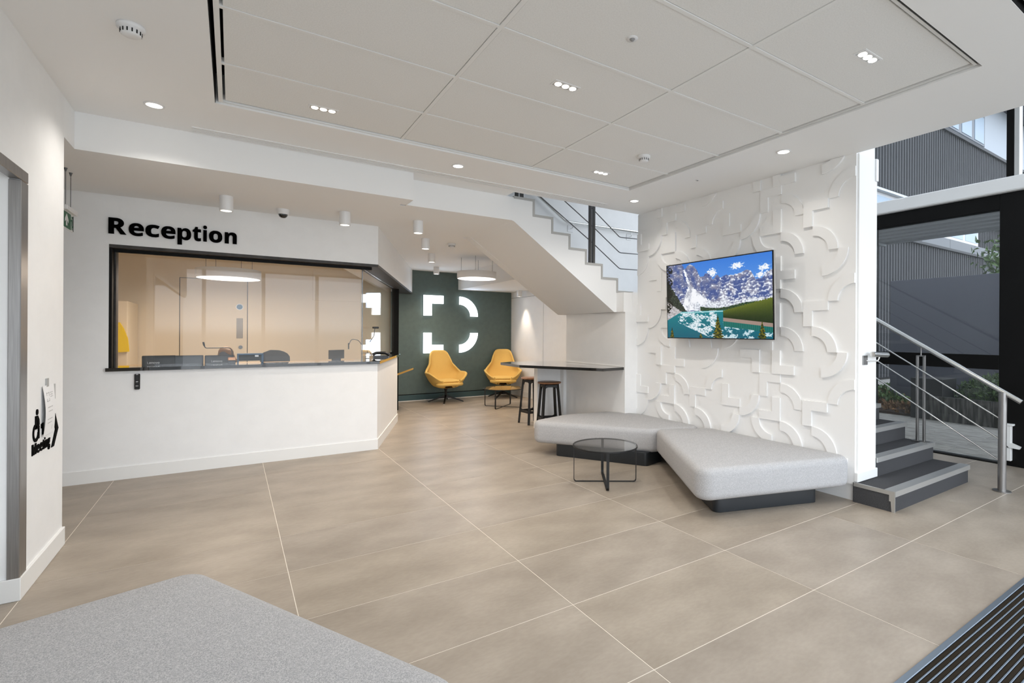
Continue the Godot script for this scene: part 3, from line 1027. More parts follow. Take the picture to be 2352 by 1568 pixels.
	slab(st, [[1.60, -7.1], [1.80, -7.08], [1.86, -7.3], [1.66, -7.32]], 1.062, 1.085)
	part("base", st, mats.black_plastic, ph)
	st = st_new()
	tube(st, bent([Vector3(1.62, 1.1, -7.2), Vector3(1.66, 1.125, -7.2), Vector3(1.78, 1.125, -7.16), Vector3(1.83, 1.095, -7.15)], 0.03), 0.02, 10)
	part("handset", st, mats.black_plastic, ph)
	var wb := thing("webcam_stand", "thin bent metal stand with a camera head on the counter ledge beside the telephone", "camera stand", Vector3(1.50, 1.062, -6.98))
	bx(wb, "block", mats.steel_bright, Vector3(1.475, 1.062, -7.01), Vector3(1.525, 1.135, -6.96), 0.005)
	st = st_new()
	tube(st, [Vector3(1.50, 1.135, -6.985), Vector3(1.50, 1.23, -6.985)], 0.004, 8)
	part("stem", st, mats.dark_steel, wb)
	st = st_new()
	tube(st, bent([Vector3(1.50, 1.23, -6.985), Vector3(1.44, 1.225, -6.97), Vector3(1.38, 1.31, -6.95), Vector3(1.29, 1.32, -6.93), Vector3(1.26, 1.25, -6.92)], 0.04), 0.005, 8)
	part("arm", st, mats.dark_steel, wb)
	st = st_new()
	tube(st, bent([Vector3(1.50, 1.23, -6.985), Vector3(1.56, 1.32, -7.0), Vector3(1.59, 1.36, -7.01), Vector3(1.60, 1.46, -7.01)], 0.03), 0.005, 8)
	part("arm", st, mats.dark_steel, wb)
	bx(wb, "camera_head", mats.black_plastic, Vector3(1.57, 1.46, -7.03), Vector3(1.65, 1.485, -6.99), 0.006)
	bx(wb, "clip", mats.black_plastic, Vector3(1.25, 1.19, -6.93), Vector3(1.262, 1.27, -6.91), 0.003)

# ---------------------------------------------------------------- stairs
func build_stairs() -> void:
	var s := thing("staircase", "dogleg staircase with charcoal carpeted lower steps and a white upper flight above the bar", "staircase", Vector3(5.3, 0, -3.0))
	var X0 := 4.395
	var X1 := 5.92
	for k in 11:
		var y1 := 0.165 * (k + 1)
		var z := -1.87 - 0.2535 * k - (0.035 if k else 0.0)
		var x0 := X0 if k == 0 else 4.737
		var zb := z - 0.2535 - 0.04
		if k == 10:
			y1 = 0.165 * 11
		bx(s, "step", mats.carpet, Vector3(x0, maxf(0.0, y1 - 0.34) if k else 0.0, zb - 0.02), Vector3(X1, y1 - 0.003, z))
		# L shaped nosing
		var st := st_new()
		prism(st, PackedVector2Array([Vector2(-0.012, y1 - 0.042), Vector2(-0.001, y1 - 0.042), Vector2(-0.001, y1 - 0.005), Vector2(0.07, y1 - 0.003), Vector2(0.07, y1 + 0.002), Vector2(-0.012, y1 + 0.002)]), Transform3D(Basis(Vector3(0, 0, -1), Vector3(0, 1, 0), Vector3(1, 0, 0)), Vector3(x0 + 0.006, 0, z)), X1 - x0 + 0.01)
		part("nosing", st, mats.alu, s)
	# metal edge on the open end of the bottom step
	var se := st_new()
	prism(se, PackedVector2Array([Vector2(-0.012, 0.0), Vector2(0.012, 0.0), Vector2(0.018, 0.085), Vector2(0.03, 0.085), Vector2(0.03, 0.135), Vector2(0.305, 0.135), Vector2(0.305, 0.167), Vector2(-0.012, 0.167)]), Transform3D(Basis(Vector3(0, 0, -1), Vector3(0, 1, 0), Vector3(1, 0, 0)), Vector3(4.388, 0, -1.87)), 0.008)
	part("edge_trim", se, mats.alu, s)
	# landing and upper flight
	bx(s, "landing", mats.plaster, Vector3(4.178, 1.69, -6.27), Vector3(5.92, 1.94, -4.92))
	bx(s, "landing", mats.plaster, Vector3(4.722, 1.69, -4.92), Vector3(5.92, 1.94, -4.66))
	var risers := [4.178, 3.924, 3.672, 3.423, 3.173, 2.917, 2.669]
	var treads := [1.946, 2.109, 2.274, 2.437, 2.601, 2.771, 2.945]
	var top := PackedVector2Array([Vector2(2.64, 2.69), Vector2(2.669, 2.681), Vector2(4.139, 1.69), Vector2(4.44, 1.69), Vector2(4.44, 1.946)])
	var band := PackedVector2Array([Vector2(4.44, 1.946)])
	for k in 7:
		top.append(Vector2(risers[k], treads[k]))
		band.append(Vector2(risers[k], treads[k]))
		if k < 6:
			top.append(Vector2(risers[k], treads[k + 1]))
			band.append(Vector2(risers[k], treads[k + 1]))
	top.append(Vector2(2.64, 2.945))
	var st := st_new()
	prism(st, top, Transform3D(Basis(), Vector3(0, 0, -6.27)), 1.205)
	part("flight", st, mats.plaster, s)
	band.append(Vector2(2.669, 2.955))
	var strip := PackedVector2Array()
	for p in band:
		strip.append(p)
	for k in range(band.size() - 1, -1, -1):
		strip.append(band[k] + Vector2(0.028, 0.028))
	st = st_new()
	for k in 7:
		var xr: float = risers[k - 1] if k > 0 else 4.44
		box(st, Vector3(risers[k] - 0.004, treads[k] - 0.004, -6.2), Vector3(xr + 0.022, treads[k] + 0.024, -5.058))
		if k < 6:
			box(st, Vector3(risers[k] - 0.004, treads[k] + 0.024, -6.2), Vector3(risers[k] + 0.022, treads[k + 1] - 0.004, -5.058))
	part("edge_trim", st, mat(Color(0.72, 0.715, 0.7), 0.6), s)

	# lower handrail
	var h := thing("stair_railing", "brushed steel balustrade with sloping round handrail on the open right side of the lower stairs", "railing", Vector3(5.85, 0, -1.59))
	var sl := 0.6275
	st = st_new()
	tube(st, bent([Vector3(5.85, 0.822, -1.462), Vector3(5.85, 0.833 + sl * 3.1, -1.482 - 3.1)], 0.05), 0.0225, 14)
	part("handrail", st, mats.steel_bright, h)
	for y in [0.652, 0.462, 0.269]:
		st = st_new()
		tube(st, [Vector3(5.835, y, -1.6), Vector3(5.835, y + 0.637 * 2.9, -4.5)], 0.0075, 8)
		part("rail", st, mats.steel_bright, h)
	st = st_new()
	tube(st, [Vector3(5.835, 0, -1.592), Vector3(5.845, 0.895, -1.592)], 0.031, 16)
	part("end_post", st, mats.steel, h)
	st = st_new()
	lathe(st, [[0.0, 0.0], [0.068, 0.0], [0.068, 0.008], [0.0, 0.008]], Vector3(5.835, 0, -1.592), 24, false)
	part("base_plate", st, mats.steel, h)
	for k in 2:
		var zz := -2.244 - 2.0 * k
		var yb := 0.332 + (0.165 * 8 if k else 0.0)
		for q in [-0.03, 0.03]:
			bx(h, "post", mats.steel, Vector3(5.84, yb, zz + q - 0.011), Vector3(5.866, yb + 0.87, zz + q + 0.011), 0.002)
		bx(h, "post_cap", mats.steel, Vector3(5.84, yb + 0.862, zz - 0.041), Vector3(5.866, yb + 0.874, zz + 0.041), 0.002)
		st = st_new()
		tube(st, [Vector3(5.852, yb + 0.87, zz), Vector3(5.852, yb + 0.985, zz)], 0.006, 8)
		part("stem", st, mats.steel, h)
		bx(h, "base_plate", mats.steel, Vector3(5.82, yb - 0.002, zz - 0.075), Vector3(5.886, yb + 0.006, zz + 0.075), 0.002)
	# handrail end on the pier
	var e := thing("handrail_end", "short steel handrail end on a bracket at the edge of the white pier", "handrail", Vector3(4.6, 1.2, -2.15))
	st = st_new()
	tube(st, [Vector3(4.54, 1.248, -2.1), Vector3(4.80, 1.238, -2.1)], 0.022, 18)
	part("rail", st, mats.steel_bright, e)
	bx(e, "bracket_plate", mats.steel, Vector3(4.492, 1.155, -2.162), Vector3(4.572, 1.235, -2.152), 0.002)
	st = st_new()
	tube(st, bent([Vector3(4.545, 1.19, -2.152), Vector3(4.66, 1.186, -2.11), Vector3(4.67, 1.235, -2.1)], 0.03), 0.006, 8)
	part("bracket_arm", st, mats.steel_bright, e)
	# upper flight balustrade
	var u := thing("upper_railing", "thin grey steel balustrade with paired posts on the upper stair flight", "railing", Vector3(3.84, 2.3, -5.165))
	for q in [[3.8, 3.835], [3.856, 3.892]]:
		bx(u, "post", mats.dark_steel, Vector3(q[0], 2.3, -5.18), Vector3(q[1], 3.3, -5.15), 0.002)
	for q in [[2.735, 2.775], [2.80, 2.84]]:
		bx(u, "post", mats.dark_steel, Vector3(q[0], 2.95, -5.18), Vector3(q[1], 3.9, -5.15), 0.002)
	for q in [[2.994, 2.695, 2.708], [2.771, 2.489, 2.5], [2.559, 2.275, 2.283]]:
		st = st_new()
		tube(st, bent([Vector3(2.84, q[0] + 0.66 * 0.95, -5.165), Vector3(3.85, q[0] + 0.02, -5.165), Vector3(4.312, q[1], -5.165), Vector3(4.7, q[2], -5.165)], 0.03), 0.0065, 8)
		part("rail", st, mats.dark_steel, u)
	# wall handrail of the upper flight
	var wh := thing("wall_handrail", "slim steel handrail on brackets along the bright rear wall of the upper stairs", "handrail", Vector3(4.2, 2.8, -6.22))
	st = st_new()
	tube(st, bent([Vector3(2.9, 3.87, -6.2), Vector3(4.147, 3.072, -6.2), Vector3(5.7, 3.08, -6.2)], 0.06), 0.02, 12)
	part("rail", st, mats.steel_bright, wh)
	for x in [4.26, 5.42]:
		bx(wh, "bracket_plate", mats.white_plastic, Vector3(x - 0.05, 2.94, -6.27), Vector3(x + 0.05, 3.04, -6.262), 0.003)
		st = st_new()
		tube(st, bent([Vector3(x, 2.99, -6.262), Vector3(x, 2.99, -6.2), Vector3(x, 3.065, -6.2)], 0.03), 0.006, 8)
		part("bracket_arm", st, mats.steel_bright, wh)

# ---------------------------------------------------------------- glazed walls
func build_glazing() -> void:
	var d := struct("door_2")
	var bf: Material = mats.black_frame
	var X := 7.1
	var A := Vector3(X - 0.05, 0, 0)
	for leaf in [[-3.27, -1.62, -3.235, -1.955], [-1.62, 0.0, -1.25, -0.3]]:
		bx(d, "stile", bf, Vector3(X - 0.05, 0, leaf[0]), Vector3(X + 0.05, 2.97, leaf[2]), 0.004)
		bx(d, "stile", bf, Vector3(X - 0.05, 0, leaf[3]), Vector3(X + 0.05, 2.97, leaf[1]), 0.004)
		bx(d, "head_rail", bf, Vector3(X - 0.05, 2.8, leaf[2]), Vector3(X + 0.05, 2.97, leaf[3]), 0.004)
		bx(d, "middle_rail", bf, Vector3(X - 0.05, 1.035, leaf[2]), Vector3(X + 0.05, 1.195, leaf[3]), 0.004)
		bx(d, "bottom_rail", mats.dark_steel, Vector3(X - 0.03, 0, leaf[2]), Vector3(X + 0.03, 0.022, leaf[3]), 0.003)
		bx(d, "pane", mats.glass, Vector3(X - 0.004, 1.195, leaf[2]), Vector3(X + 0.004, 2.8, leaf[3]))
		bx(d, "pane", mats.glass, Vector3(X - 0.004, 0.022, leaf[2]), Vector3(X + 0.004, 1.035, leaf[3]))
	bx(d, "threshold", mats.black_frame, Vector3(X - 0.06, 0, -3.27), Vector3(X + 0.06, 0.012, 0.0), 0.002)
	var t := struct("trim_2")
	bx(t, "transom_beam", mats.plaster, Vector3(6.98, 2.975, -6.27), Vector3(7.2, 3.13, 2.4), 0.012)
	var w := struct("window_2")
	for z in [[-6.27, -6.2], [-4.75, -4.68], [-1.90, -1.83], [0.0, 0.07], [1.2, 1.27], [2.33, 2.4]]:
		bx(w, "mullion", bf, Vector3(X - 0.05, 3.13, z[0]), Vector3(X + 0.05, 5.6, z[1]), 0.003)
		if z[0] < -3.3 or z[0] > 0.05:
			bx(w, "mullion", bf, Vector3(X - 0.05, 0, z[0]), Vector3(X + 0.05, 2.975, z[1]), 0.003)
	bx(w, "mullion_cap", mats.alu, Vector3(X - 0.07, 3.13, -1.83), Vector3(X + 0.03, 5.6, -1.785), 0.003)
	for z in [[-6.2, -4.75], [-4.68, -1.90], [-1.785, 0.0], [0.07, 1.2], [1.27, 2.33]]:
		bx(w, "pane", mats.glass, Vector3(X - 0.004, 3.13, z[0]), Vector3(X + 0.004, 5.6, z[1]))
	for z in [[-6.2, -4.75], [-4.68, -3.27], [0.07, 1.2], [1.27, 2.33]]:
		bx(w, "pane", mats.glass, Vector3(X - 0.004, 0.02, z[0]), Vector3(X + 0.004, 2.975, z[1]))
	# front facade behind the camera
	var f := struct("window_3")
	bx(f, "head", mats.plaster, Vector3(-3.2, 2.955, 2.4), Vector3(4.42, 5.7, 2.55))
	bx(f, "head", mats.plaster, Vector3(4.42, 2.955, 2.4), Vector3(7.2, 3.13, 2.55))
	for k in 9:
		var x := -3.15 + 1.28 * k
		bx(f, "mullion", bf, Vector3(x - 0.04, 0, 2.4), Vector3(x + 0.04, 2.955 if x < 4.4 else 5.6, 2.5), 0.003)
		if k < 8:
			bx(f, "pane", mats.glass, Vector3(x + 0.04, 0.02, 2.446), Vector3(x + 1.24, 2.955 if x < 3.5 else 5.6, 2.454))

# ---------------------------------------------------------------- courtyard and the building outside
func ribbed(st: SurfaceTool, x0: float, x1: float, y0: float, y1: float, z: float, pitch: float, depth: float) -> void:
	var n := int((x1 - x0) / pitch)
	var prof := [[0.0, 0.0], [0.38, 0.0], [0.5, 1.0], [0.88, 1.0], [1.0, 0.0]]
	for k in n:
		for i in 4:
			var xa: float = x0 + pitch * (k + prof[i][0])
			var xb: float = x0 + pitch * (k + prof[i + 1][0])
			var za: float = z + depth * prof[i][1]
			var zb: float = z + depth * prof[i + 1][1]
			quad(st, Vector3(xa, y0, za), Vector3(xb, y0, zb), Vector3(xb, y1, zb), Vector3(xa, y1, za))

func leaf_mesh(l: float, w: float) -> ArrayMesh:
	var st := st_new()
	var a := Vector3(0, 0, 0)
	var b := Vector3(w, l * 0.5, 0.25 * w)
	var c := Vector3(0, l, -0.1 * l)
	var d := Vector3(-w, l * 0.5, 0.25 * w)
	tri(st, a, b, c); tri(st, a, c, d)
	return done(st)

func leaves(parent: Node3D, called: String, mesh: Mesh, m: Material, n: int, place: Callable) -> void:
	var mm := MultiMesh.new()
	mm.transform_format = MultiMesh.TRANSFORM_3D
	mm.use_colors = true
	mm.mesh = mesh
	mm.instance_count = n
	for i in n:
		var b := Basis(Vector3(rng.randf_range(-1, 1), rng.randf_range(-1, 1), rng.randf_range(-1, 1)).normalized(), rng.randf_range(0, TAU)).scaled(Vector3.ONE * rng.randf_range(0.7, 1.3))
		mm.set_instance_transform(i, Transform3D(b, (place.call() as Vector3) - parent.position))
		var t := rng.randf()
		mm.set_instance_color(i, Color(0.55, 0.6, 0.5).lerp(Color(1, 1, 0.8), t))
	var o := MultiMeshInstance3D.new()
	o.name = called
	o.multimesh = mm
	o.material_override = m
	o.set_meta("kind", "stuff")
	parent.add_child(o, true)

func build_outside() -> void:
	var g := struct("ground")
	bx(g, "ground_slab", mat(Color(0.5, 0.49, 0.47), 0.9), Vector3(7.2, -0.4, -30), Vector3(60, -0.09, 12))
	bx(g, "ground_slab", mat(Color(0.5, 0.49, 0.47), 0.9), Vector3(-20, -0.4, 2.6), Vector3(7.2, -0.09, 22))
	var pm := []
	for k in 3:
		var q := tri_tex(mat(Color(0.8, 0.785, 0.75).lerp(Color(0.74, 0.725, 0.7), k / 2.0), 0.7), noise_tex(512, 0.02, Color(0.6, 0.6, 0.59), Color(1, 1, 1), 5, 50), Vector3(2.2, 1, 0.35), true, Vector3(0.3 * k, 0, 0.2 * k))
		pm.append(q)
	for i in 9:
		for j in 8:
			bx(g, "paver", pm[rng.randi_range(0, 2)], Vector3(7.21 + i * 0.33, -0.09, -8.0 + j * 1.2 + 0.6 * (i % 2)), Vector3(7.21 + i * 0.33 + 0.322, -0.04, -8.0 + j * 1.2 + 0.6 * (i % 2) + 1.19), 0.004)
	# building along the courtyard
	var clad := mat(Color(0.255, 0.258, 0.268), 0.6, 0.0, 0.3)
	var b := thing("building", "dark grey office building with ribbed metal cladding across the courtyard", "building", Vector3(20, 0, -8.2))
	var st := st_new()
	ribbed(st, 7.3, 27.1, 0, 4.7, -8.1, 0.2, 0.07)
	part("cladding", st, clad, b)
	bx(b, "coping", clad, Vector3(7.3, 4.7, -8.2), Vector3(27.2, 4.78, -7.95))
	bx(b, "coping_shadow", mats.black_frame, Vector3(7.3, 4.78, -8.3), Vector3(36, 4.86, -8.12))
	for k in 8:
		bx(b, "band_panel", mat(Color(0.36, 0.38, 0.4), 0.5), Vector3(11.0 + k * 2.6, 4.86, -8.5), Vector3(13.58 + k * 2.6, 5.25, -8.2), 0.005)
	var pane := mat(Color(0.6, 0.68, 0.75), 0.3, 0.0, 0.3)
	for k in 9:
		var x := 13.0 + k * 1.55
		bx(b, "window", mat(Color(0.8, 0.81, 0.82), 0.5), Vector3(x, 5.25, -8.5), Vector3(x + 1.55, 6.22, -8.2), 0.005)
		bx(b, "window_pane", pane, Vector3(x + 0.12, 5.36, -8.3), Vector3(x + 1.43, 6.1, -8.19))
	st = st_new()
	ribbed(st, 26.95, 40.0, 4.86, 6.27, -8.3, 0.2, 0.07)
	part("cladding", st, clad, b)
	bx(b, "sill_trim", mat(Color(0.8, 0.81, 0.82), 0.5), Vector3(7.3, 6.22, -8.4), Vector3(27, 6.3, -8.05))
	st = st_new()
	ribbed(st, 7.3, 41.0, 6.3, 9.3, -8.1, 0.2, 0.07)
	part("cladding", st, clad, b)
	bx(b, "coping", clad, Vector3(7.3, 9.3, -8.3), Vector3(41, 9.42, -7.95))
	bx(b, "core_wall", mat(Color(0.3, 0.31, 0.33), 0.8), Vector3(7.3, -0.1, -10.5), Vector3(41, 9.3, -8.35))
	var p := thing("building", "pale upper building with grey framed windows rising above the ribbed cladding", "building", Vector3(30, 9, -9.6))
	bx(p, "wall", mat(Color(0.72, 0.75, 0.78), 0.7), Vector3(14, 8.6, -12), Vector3(48, 13.5, -9.5))
	for k in 3:
		bx(p, "window", mat(Color(0.45, 0.47, 0.5), 0.5), Vector3(27.0 + k * 1.6, 10.95, -9.6), Vector3(28.6 + k * 1.6, 12.5, -9.42), 0.01)
		bx(p, "window_pane", pane, Vector3(27.22 + k * 1.6, 11.05, -9.5), Vector3(28.42 + k * 1.6, 12.35, -9.4))
	bx(p, "eaves", mat(Color(0.25, 0.26, 0.3), 0.7), Vector3(14, 13.5, -12), Vector3(48, 13.8, -8.2))
	# ribbed canopy over the entrance court
	var c := thing("canopy", "light grey ribbed metal canopy over the paved court outside the glass door", "canopy", Vector3(8.6, 3.08, -3.0))
	var cm := mat(Color(0.66, 0.68, 0.7), 0.45, 0.3)
	for k in 9:
		var x := 7.22 + k * 0.3
		st = st_new()
		prism(st, PackedVector2Array([Vector2(0, 0.05), Vector2(0.04, 0), Vector2(0.2, 0), Vector2(0.24, 0.05), Vector2(0.3, 0.05), Vector2(0.3, 0.062), Vector2(0, 0.062)]), Transform3D(Basis(), Vector3(x, 3.07, -7.6)), 9.0)
		part("panel", st, cm, c)
	bx(c, "edge_beam", cm, Vector3(9.92, 3.06, -7.6), Vector3(10.02, 3.2, 1.4), 0.005)
	for z in [-7.5, -4.42, -0.6]:
		bx(c, "cross_beam", cm, Vector3(7.25, 3.02, z), Vector3(9.92, 3.07, z + 0.06), 0.004)
	# dark garden wall
	var gw := thing("garden_wall", "smooth dark grey garden wall behind the planter outside", "wall", Vector3(12.1, 0, -2.5))
	for k in 3:
		bx(gw, "panel", mat(Color(0.27, 0.275, 0.31), 0.6), Vector3(12.0, -0.09, -5.19 + k * 2.3), Vector3(12.2, 2.585, -2.9 + k * 2.3), 0.004)
	# steel planter and its hedge
	var pl := thing("planter", "long weathered steel trough planter outside the glass door", "planter", Vector3(10.4, -0.09, -2.4))
	for k in 4:
		planter_side(pl, k)
	bx(pl, "end_block", mat(Color(0.13, 0.125, 0.125), 0.6), Vector3(10.02, -0.09, -4.0), Vector3(10.6, 0.66, -3.52), 0.005)
	bx(pl, "soil", mat(Color(0.16, 0.12, 0.09), 1.0), Vector3(10.05, 0.1, -3.75), Vector3(11.1, 0.3, -0.2))
	var lm := mat(Color(0.27, 0.38, 0.15), 0.5)
	lm.vertex_color_use_as_albedo = true
	lm.backlight_enabled = true
	lm.backlight = Color(0.25, 0.3, 0.1)
	var h := thing("hedge", "dense low green hedge spilling over the trough planter outside", "hedge", Vector3(10.5, 0.3, -2.2))
	leaves(h, "foliage", leaf_mesh(0.075, 0.02), lm, 9000, func():
		var q := Vector3(rng.randf_range(-1, 1), rng.randf_range(0, 1), rng.randf_range(-1, 1))
		q = q.normalized() * pow(rng.randf(), 0.25)
		return Vector3(10.6 + q.x * 0.62, 0.3 + absf(q.y) * 0.55, -2.15 + q.z * 1.45))
	var s2 := thing("shrub", "small leafy shrub showing above the dark garden wall outside", "shrub", Vector3(12.7, 2.4, -3.4))
	leaves(s2, "foliage", leaf_mesh(0.13, 0.035), lm, 900, func():
		var q := Vector3(rng.randfn(0, 0.32), rng.randfn(0, 0.33), rng.randfn(0, 0.25))
		return Vector3(12.75, 2.85, -3.25) + q)
	st = st_new()
	tube(st, [Vector3(12.7, 0, -3.3), Vector3(12.75, 2.6, -3.3)], 0.03)
	part("stem", st, mat(Color(0.3, 0.24, 0.18), 0.9), s2)
	var bed := thing("planting_bed", "bed of brown fallen leaves and low green plants beyond the paving outside", "planting", Vector3(11.2, -0.05, -5.5))
	bx(bed, "soil", mat(Color(0.22, 0.16, 0.12), 1.0), Vector3(10.1, -0.09, -7.9), Vector3(13.9, 0.0, -4.0))
	var brown := mat(Color(0.5, 0.36, 0.24), 0.8)
	brown.vertex_color_use_as_albedo = true
	leaves(bed, "leaf_litter", leaf_mesh(0.1, 0.03), brown, 4000, func():
		return Vector3(rng.randf_range(10.1, 13.8), rng.randf_range(0.0, 0.06), rng.randf_range(-7.8, -4.0)))
	leaves(bed, "low_plants", leaf_mesh(0.12, 0.04), lm, 2500, func():
		var q := Vector3(rng.randf_range(10.9, 13.8), 0, rng.randf_range(-7.8, -4.0))
		q.y = rng.randf_range(0.02, 0.35) * (0.4 + 0.6 * sin(q.x * 3.0) * cos(q.z * 2.4))
		q.y = absf(q.y)
		return q)

func planter_side(pl: Node3D, k: int) -> void:
	if not mats.has("planter"):
		mats.planter = tri_tex(mat(Color(0.5, 0.49, 0.47), 0.4, 0.5), noise_tex(256, 0.03, Color(0.3, 0.29, 0.28), Color(1, 1, 1), 4, 60), Vector3(1, 0.25, 2.2))
	bx(pl, "side_panel", mats.planter, Vector3(10.0, -0.09, -3.75 + k * 0.9), Vector3(10.05, 0.37, -2.86 + k * 0.9), 0.003)

# ---------------------------------------------------------------- white pier on the left
func build_left_pier() -> void:
	var w := struct("wall_left")
	bx(w, "pier", mats.wall, Vector3(-3.2, 0, -4.58), Vector3(-0.93, 2.955, -3.76))
	var b := struct("baseboard_left")
	bx(b, "skirting", mats.skirt, Vector3(-0.935, 0, -4.585), Vector3(-0.916, 0.118, -3.75), 0.003)
	bx(b, "skirting", mats.skirt, Vector3(-3.2, 0, -3.765), Vector3(-0.916, 0.118, -3.746), 0.003)
	var t := struct("trim_3")
	bx(t, "steel_jamb", mats.steel, Vector3(-0.97, 0.088, -3.86), Vector3(-0.922, 2.2, -3.752), 0.003)
	bx(t, "steel_head", mats.steel, Vector3(-0.97, 2.203, -3.86), Vector3(-0.922, 2.262, 2.0), 0.003)
	var font := bold_font()
	# directional sign on the pier: runs along -z, faces +x
	var X := -0.93
	var s := thing("wayfinding_sign", "black raised Meeting lettering with wheelchair symbol and chevron on the left white pier", "sign", Vector3(X, 0.8, -4.2))
	var U := Vector3(0, 0, -1)
	var o := Vector3(X, 0, 0)
	var xs := [["M", 3.965, 4.040], ["e", 4.048, 4.097], ["e", 4.104, 4.153], ["t", 4.157, 4.184], ["i", 4.190, 4.204], ["n", 4.212, 4.25], ["g", 4.256, 4.298]]
	var probe := TextMesh.new()
	probe.text = "M"
	probe.font = font
	probe.font_size = 64
	probe.pixel_size = 0.01
	probe.vertical_alignment = VERTICAL_ALIGNMENT_BOTTOM
	var pb := probe.get_aabb()
	var sv := 0.062 / pb.size.y
	for l in xs:
		glyph(s, "letter", l[0], font, Vector3(X, 0.71 - pb.position.y * sv, 0), U, Vector3.UP, l[1], l[2], sv, 0.004, mats.letter)
	var P := Transform3D(Basis(U, Vector3.UP, Vector3(1, 0, 0)), Vector3(X, 0, 0))
	var st := st_new()
	prism(st, PackedVector2Array([Vector2(4.355, 0.885), Vector2(4.40, 0.892), Vector2(4.468, 0.79), Vector2(4.375, 0.69), Vector2(4.325, 0.69), Vector2(4.405, 0.79)]), P, 0.0045)
	part("chevron", st, mats.letter, s)
	# wheelchair symbol
	st = st_new()
	var ring := PackedVector2Array()
	for k in 19:
		var a := deg_to_rad(110 + 250.0 * k / 18)
		ring.append(Vector2(4.03, 0.83) + Vector2(cos(a), sin(a)) * 0.052)
	for k in 19:
		var a := deg_to_rad(360 - 250.0 * k / 18)
		ring.append(Vector2(4.03, 0.83) + Vector2(cos(a), sin(a)) * 0.034)
	prism(st, ring, P, 0.0045)
	for q in [[4.02, 0.855, 4.045, 0.91], [4.02, 0.85, 4.085, 0.87], [4.07, 0.79, 4.09, 0.862]]:
		prism(st, PackedVector2Array([Vector2(q[0], q[1]), Vector2(q[2], q[1]), Vector2(q[2], q[3]), Vector2(q[0], q[3])]), P, 0.0045)
	prism(st, PackedVector2Array([Vector2(4.02, 0.905), Vector2(4.05, 0.905), Vector2(4.06, 0.87), Vector2(4.09, 0.868), Vector2(4.085, 0.9), Vector2(4.06, 0.925), Vector2(4.02, 0.925)]), P, 0.0048)
	var dot := PackedVector2Array()
	for k in 14:
		dot.append(Vector2(4.052, 0.945) + Vector2(cos(TAU * k / 14), sin(TAU * k / 14)) * 0.017)
	prism(st, dot, P, 0.0045)
	part("wheelchair_symbol", st, mats.letter, s)
	st = st_new()
	prism(st, PackedVector2Array([Vector2(4.125, 0.865), Vector2(4.165, 0.87), Vector2(4.165, 0.80), Vector2(4.148, 0.80), Vector2(4.148, 0.845), Vector2(4.125, 0.84)]), P, 0.0045)
	part("toilet_symbol", st, mats.letter, s)
	# taped notice
	var n := thing("paper_notice", "white paper notice taped over the black sign on the left pier", "notice", Vector3(X, 0.93, -4.24))
	var img := Image.create(256, 340, false, Image.FORMAT_RGB8)
	img.fill(Color(0.95, 0.95, 0.95))
	var gr := Color(0.62, 0.62, 0.62)
	for r in [[60, 50, 22, 8], [60, 50, 8, 22], [104, 50, 18, 8], [114, 58, 8, 20], [60, 92, 8, 22], [60, 106, 22, 8], [104, 106, 16, 8], [114, 92, 8, 18]]:
		img.fill_rect(Rect2i(r[0], r[1], r[2], r[3]), gr)
	for l in [[140, 52, 8], [140, 66, 7], [140, 80, 8], [60, 150, 15], [80, 178, 12], [62, 232, 15], [70, 258, 13]]:
		for k in l[2]:
			img.fill_rect(Rect2i(l[0] + k * 9, l[1], rng.randi_range(3, 7), 7), Color(0.66, 0.66, 0.66))
	for k in 14:
		img.fill_rect(Rect2i(180 + k, 312 - k * 2, 4, 3), Color(0.5, 0.5, 0.5))
	var pmat := mat(Color.WHITE, 0.8)
	pmat.albedo_texture = ImageTexture.create_from_image(img)
	st = st_new()
	st.set_smooth_group(1)
	var rows := 16
	for side in [0, 1]:
		for k in rows:
			for q in 6:
				var c := []
				for e in [[q, k], [q + 1, k], [q + 1, k + 1], [q, k + 1]]:
					var fu: float = e[0] / 6.0
					var fv: float = e[1] / float(rows)
					var bow: float = 0.006 + 0.014 * sin(fv * PI * 0.9) * (1 - 0.5 * fu) - (0.0006 if side else 0.0)
					c.append([Vector3(X + bow, 1.085 - 0.295 * fv, -(4.13 + 0.222 * fu)), Vector2(fu, fv)])
				var ord := [0, 2, 3, 0, 1, 2] if side else [0, 3, 2, 0, 2, 1]
				for tr in [[ord[0], ord[1], ord[2]], [ord[3], ord[4], ord[5]]]:
					for e in [tr[0], tr[2], tr[1]]:
						v(st, c[e][0], c[e][1])
	st.set_smooth_group(-1)
	part("sheet", st, pmat, n)
	var tape := mat(Color(0.66, 0.66, 0.65), 0.4)
	bx(n, "tape", tape, Vector3(X, 1.075, -4.245), Vector3(X + 0.008, 1.125, -4.205), 0.001)
	bx(n, "tape", tape, Vector3(X, 0.985, -4.385), Vector3(X + 0.007, 1.08, -4.35), 0.001)
	# hanging exit sign in the corridor
	var ex := thing("exit_sign", "green emergency exit sign hanging on thin rods at the corridor mouth", "exit sign", Vector3(-1.095, 2.3, -5.53))
	var green := mat(Color(0.08, 0.36, 0.22), 0.4)
	bx(ex, "housing", mats.white_plastic, Vector3(-1.125, 2.352, -5.67), Vector3(-1.065, 2.388, -5.35), 0.004)
	bx(ex, "panel", mats.white_plastic, Vector3(-1.098, 2.215, -5.66), Vector3(-1.092, 2.352, -5.36))
	bx(ex, "green_field", green, Vector3(-1.0915, 2.222, -5.575), Vector3(-1.0895, 2.346, -5.37))
	bx(ex, "door_symbol", mats.black_frame, Vector3(-1.0915, 2.222, -5.655), Vector3(-1.0895, 2.346, -5.645))
	var EP := Transform3D(Basis(Vector3(0, 0, -1), Vector3.UP, Vector3(1, 0, 0)), Vector3(-1.0905, 0, 0))
	st = st_new()
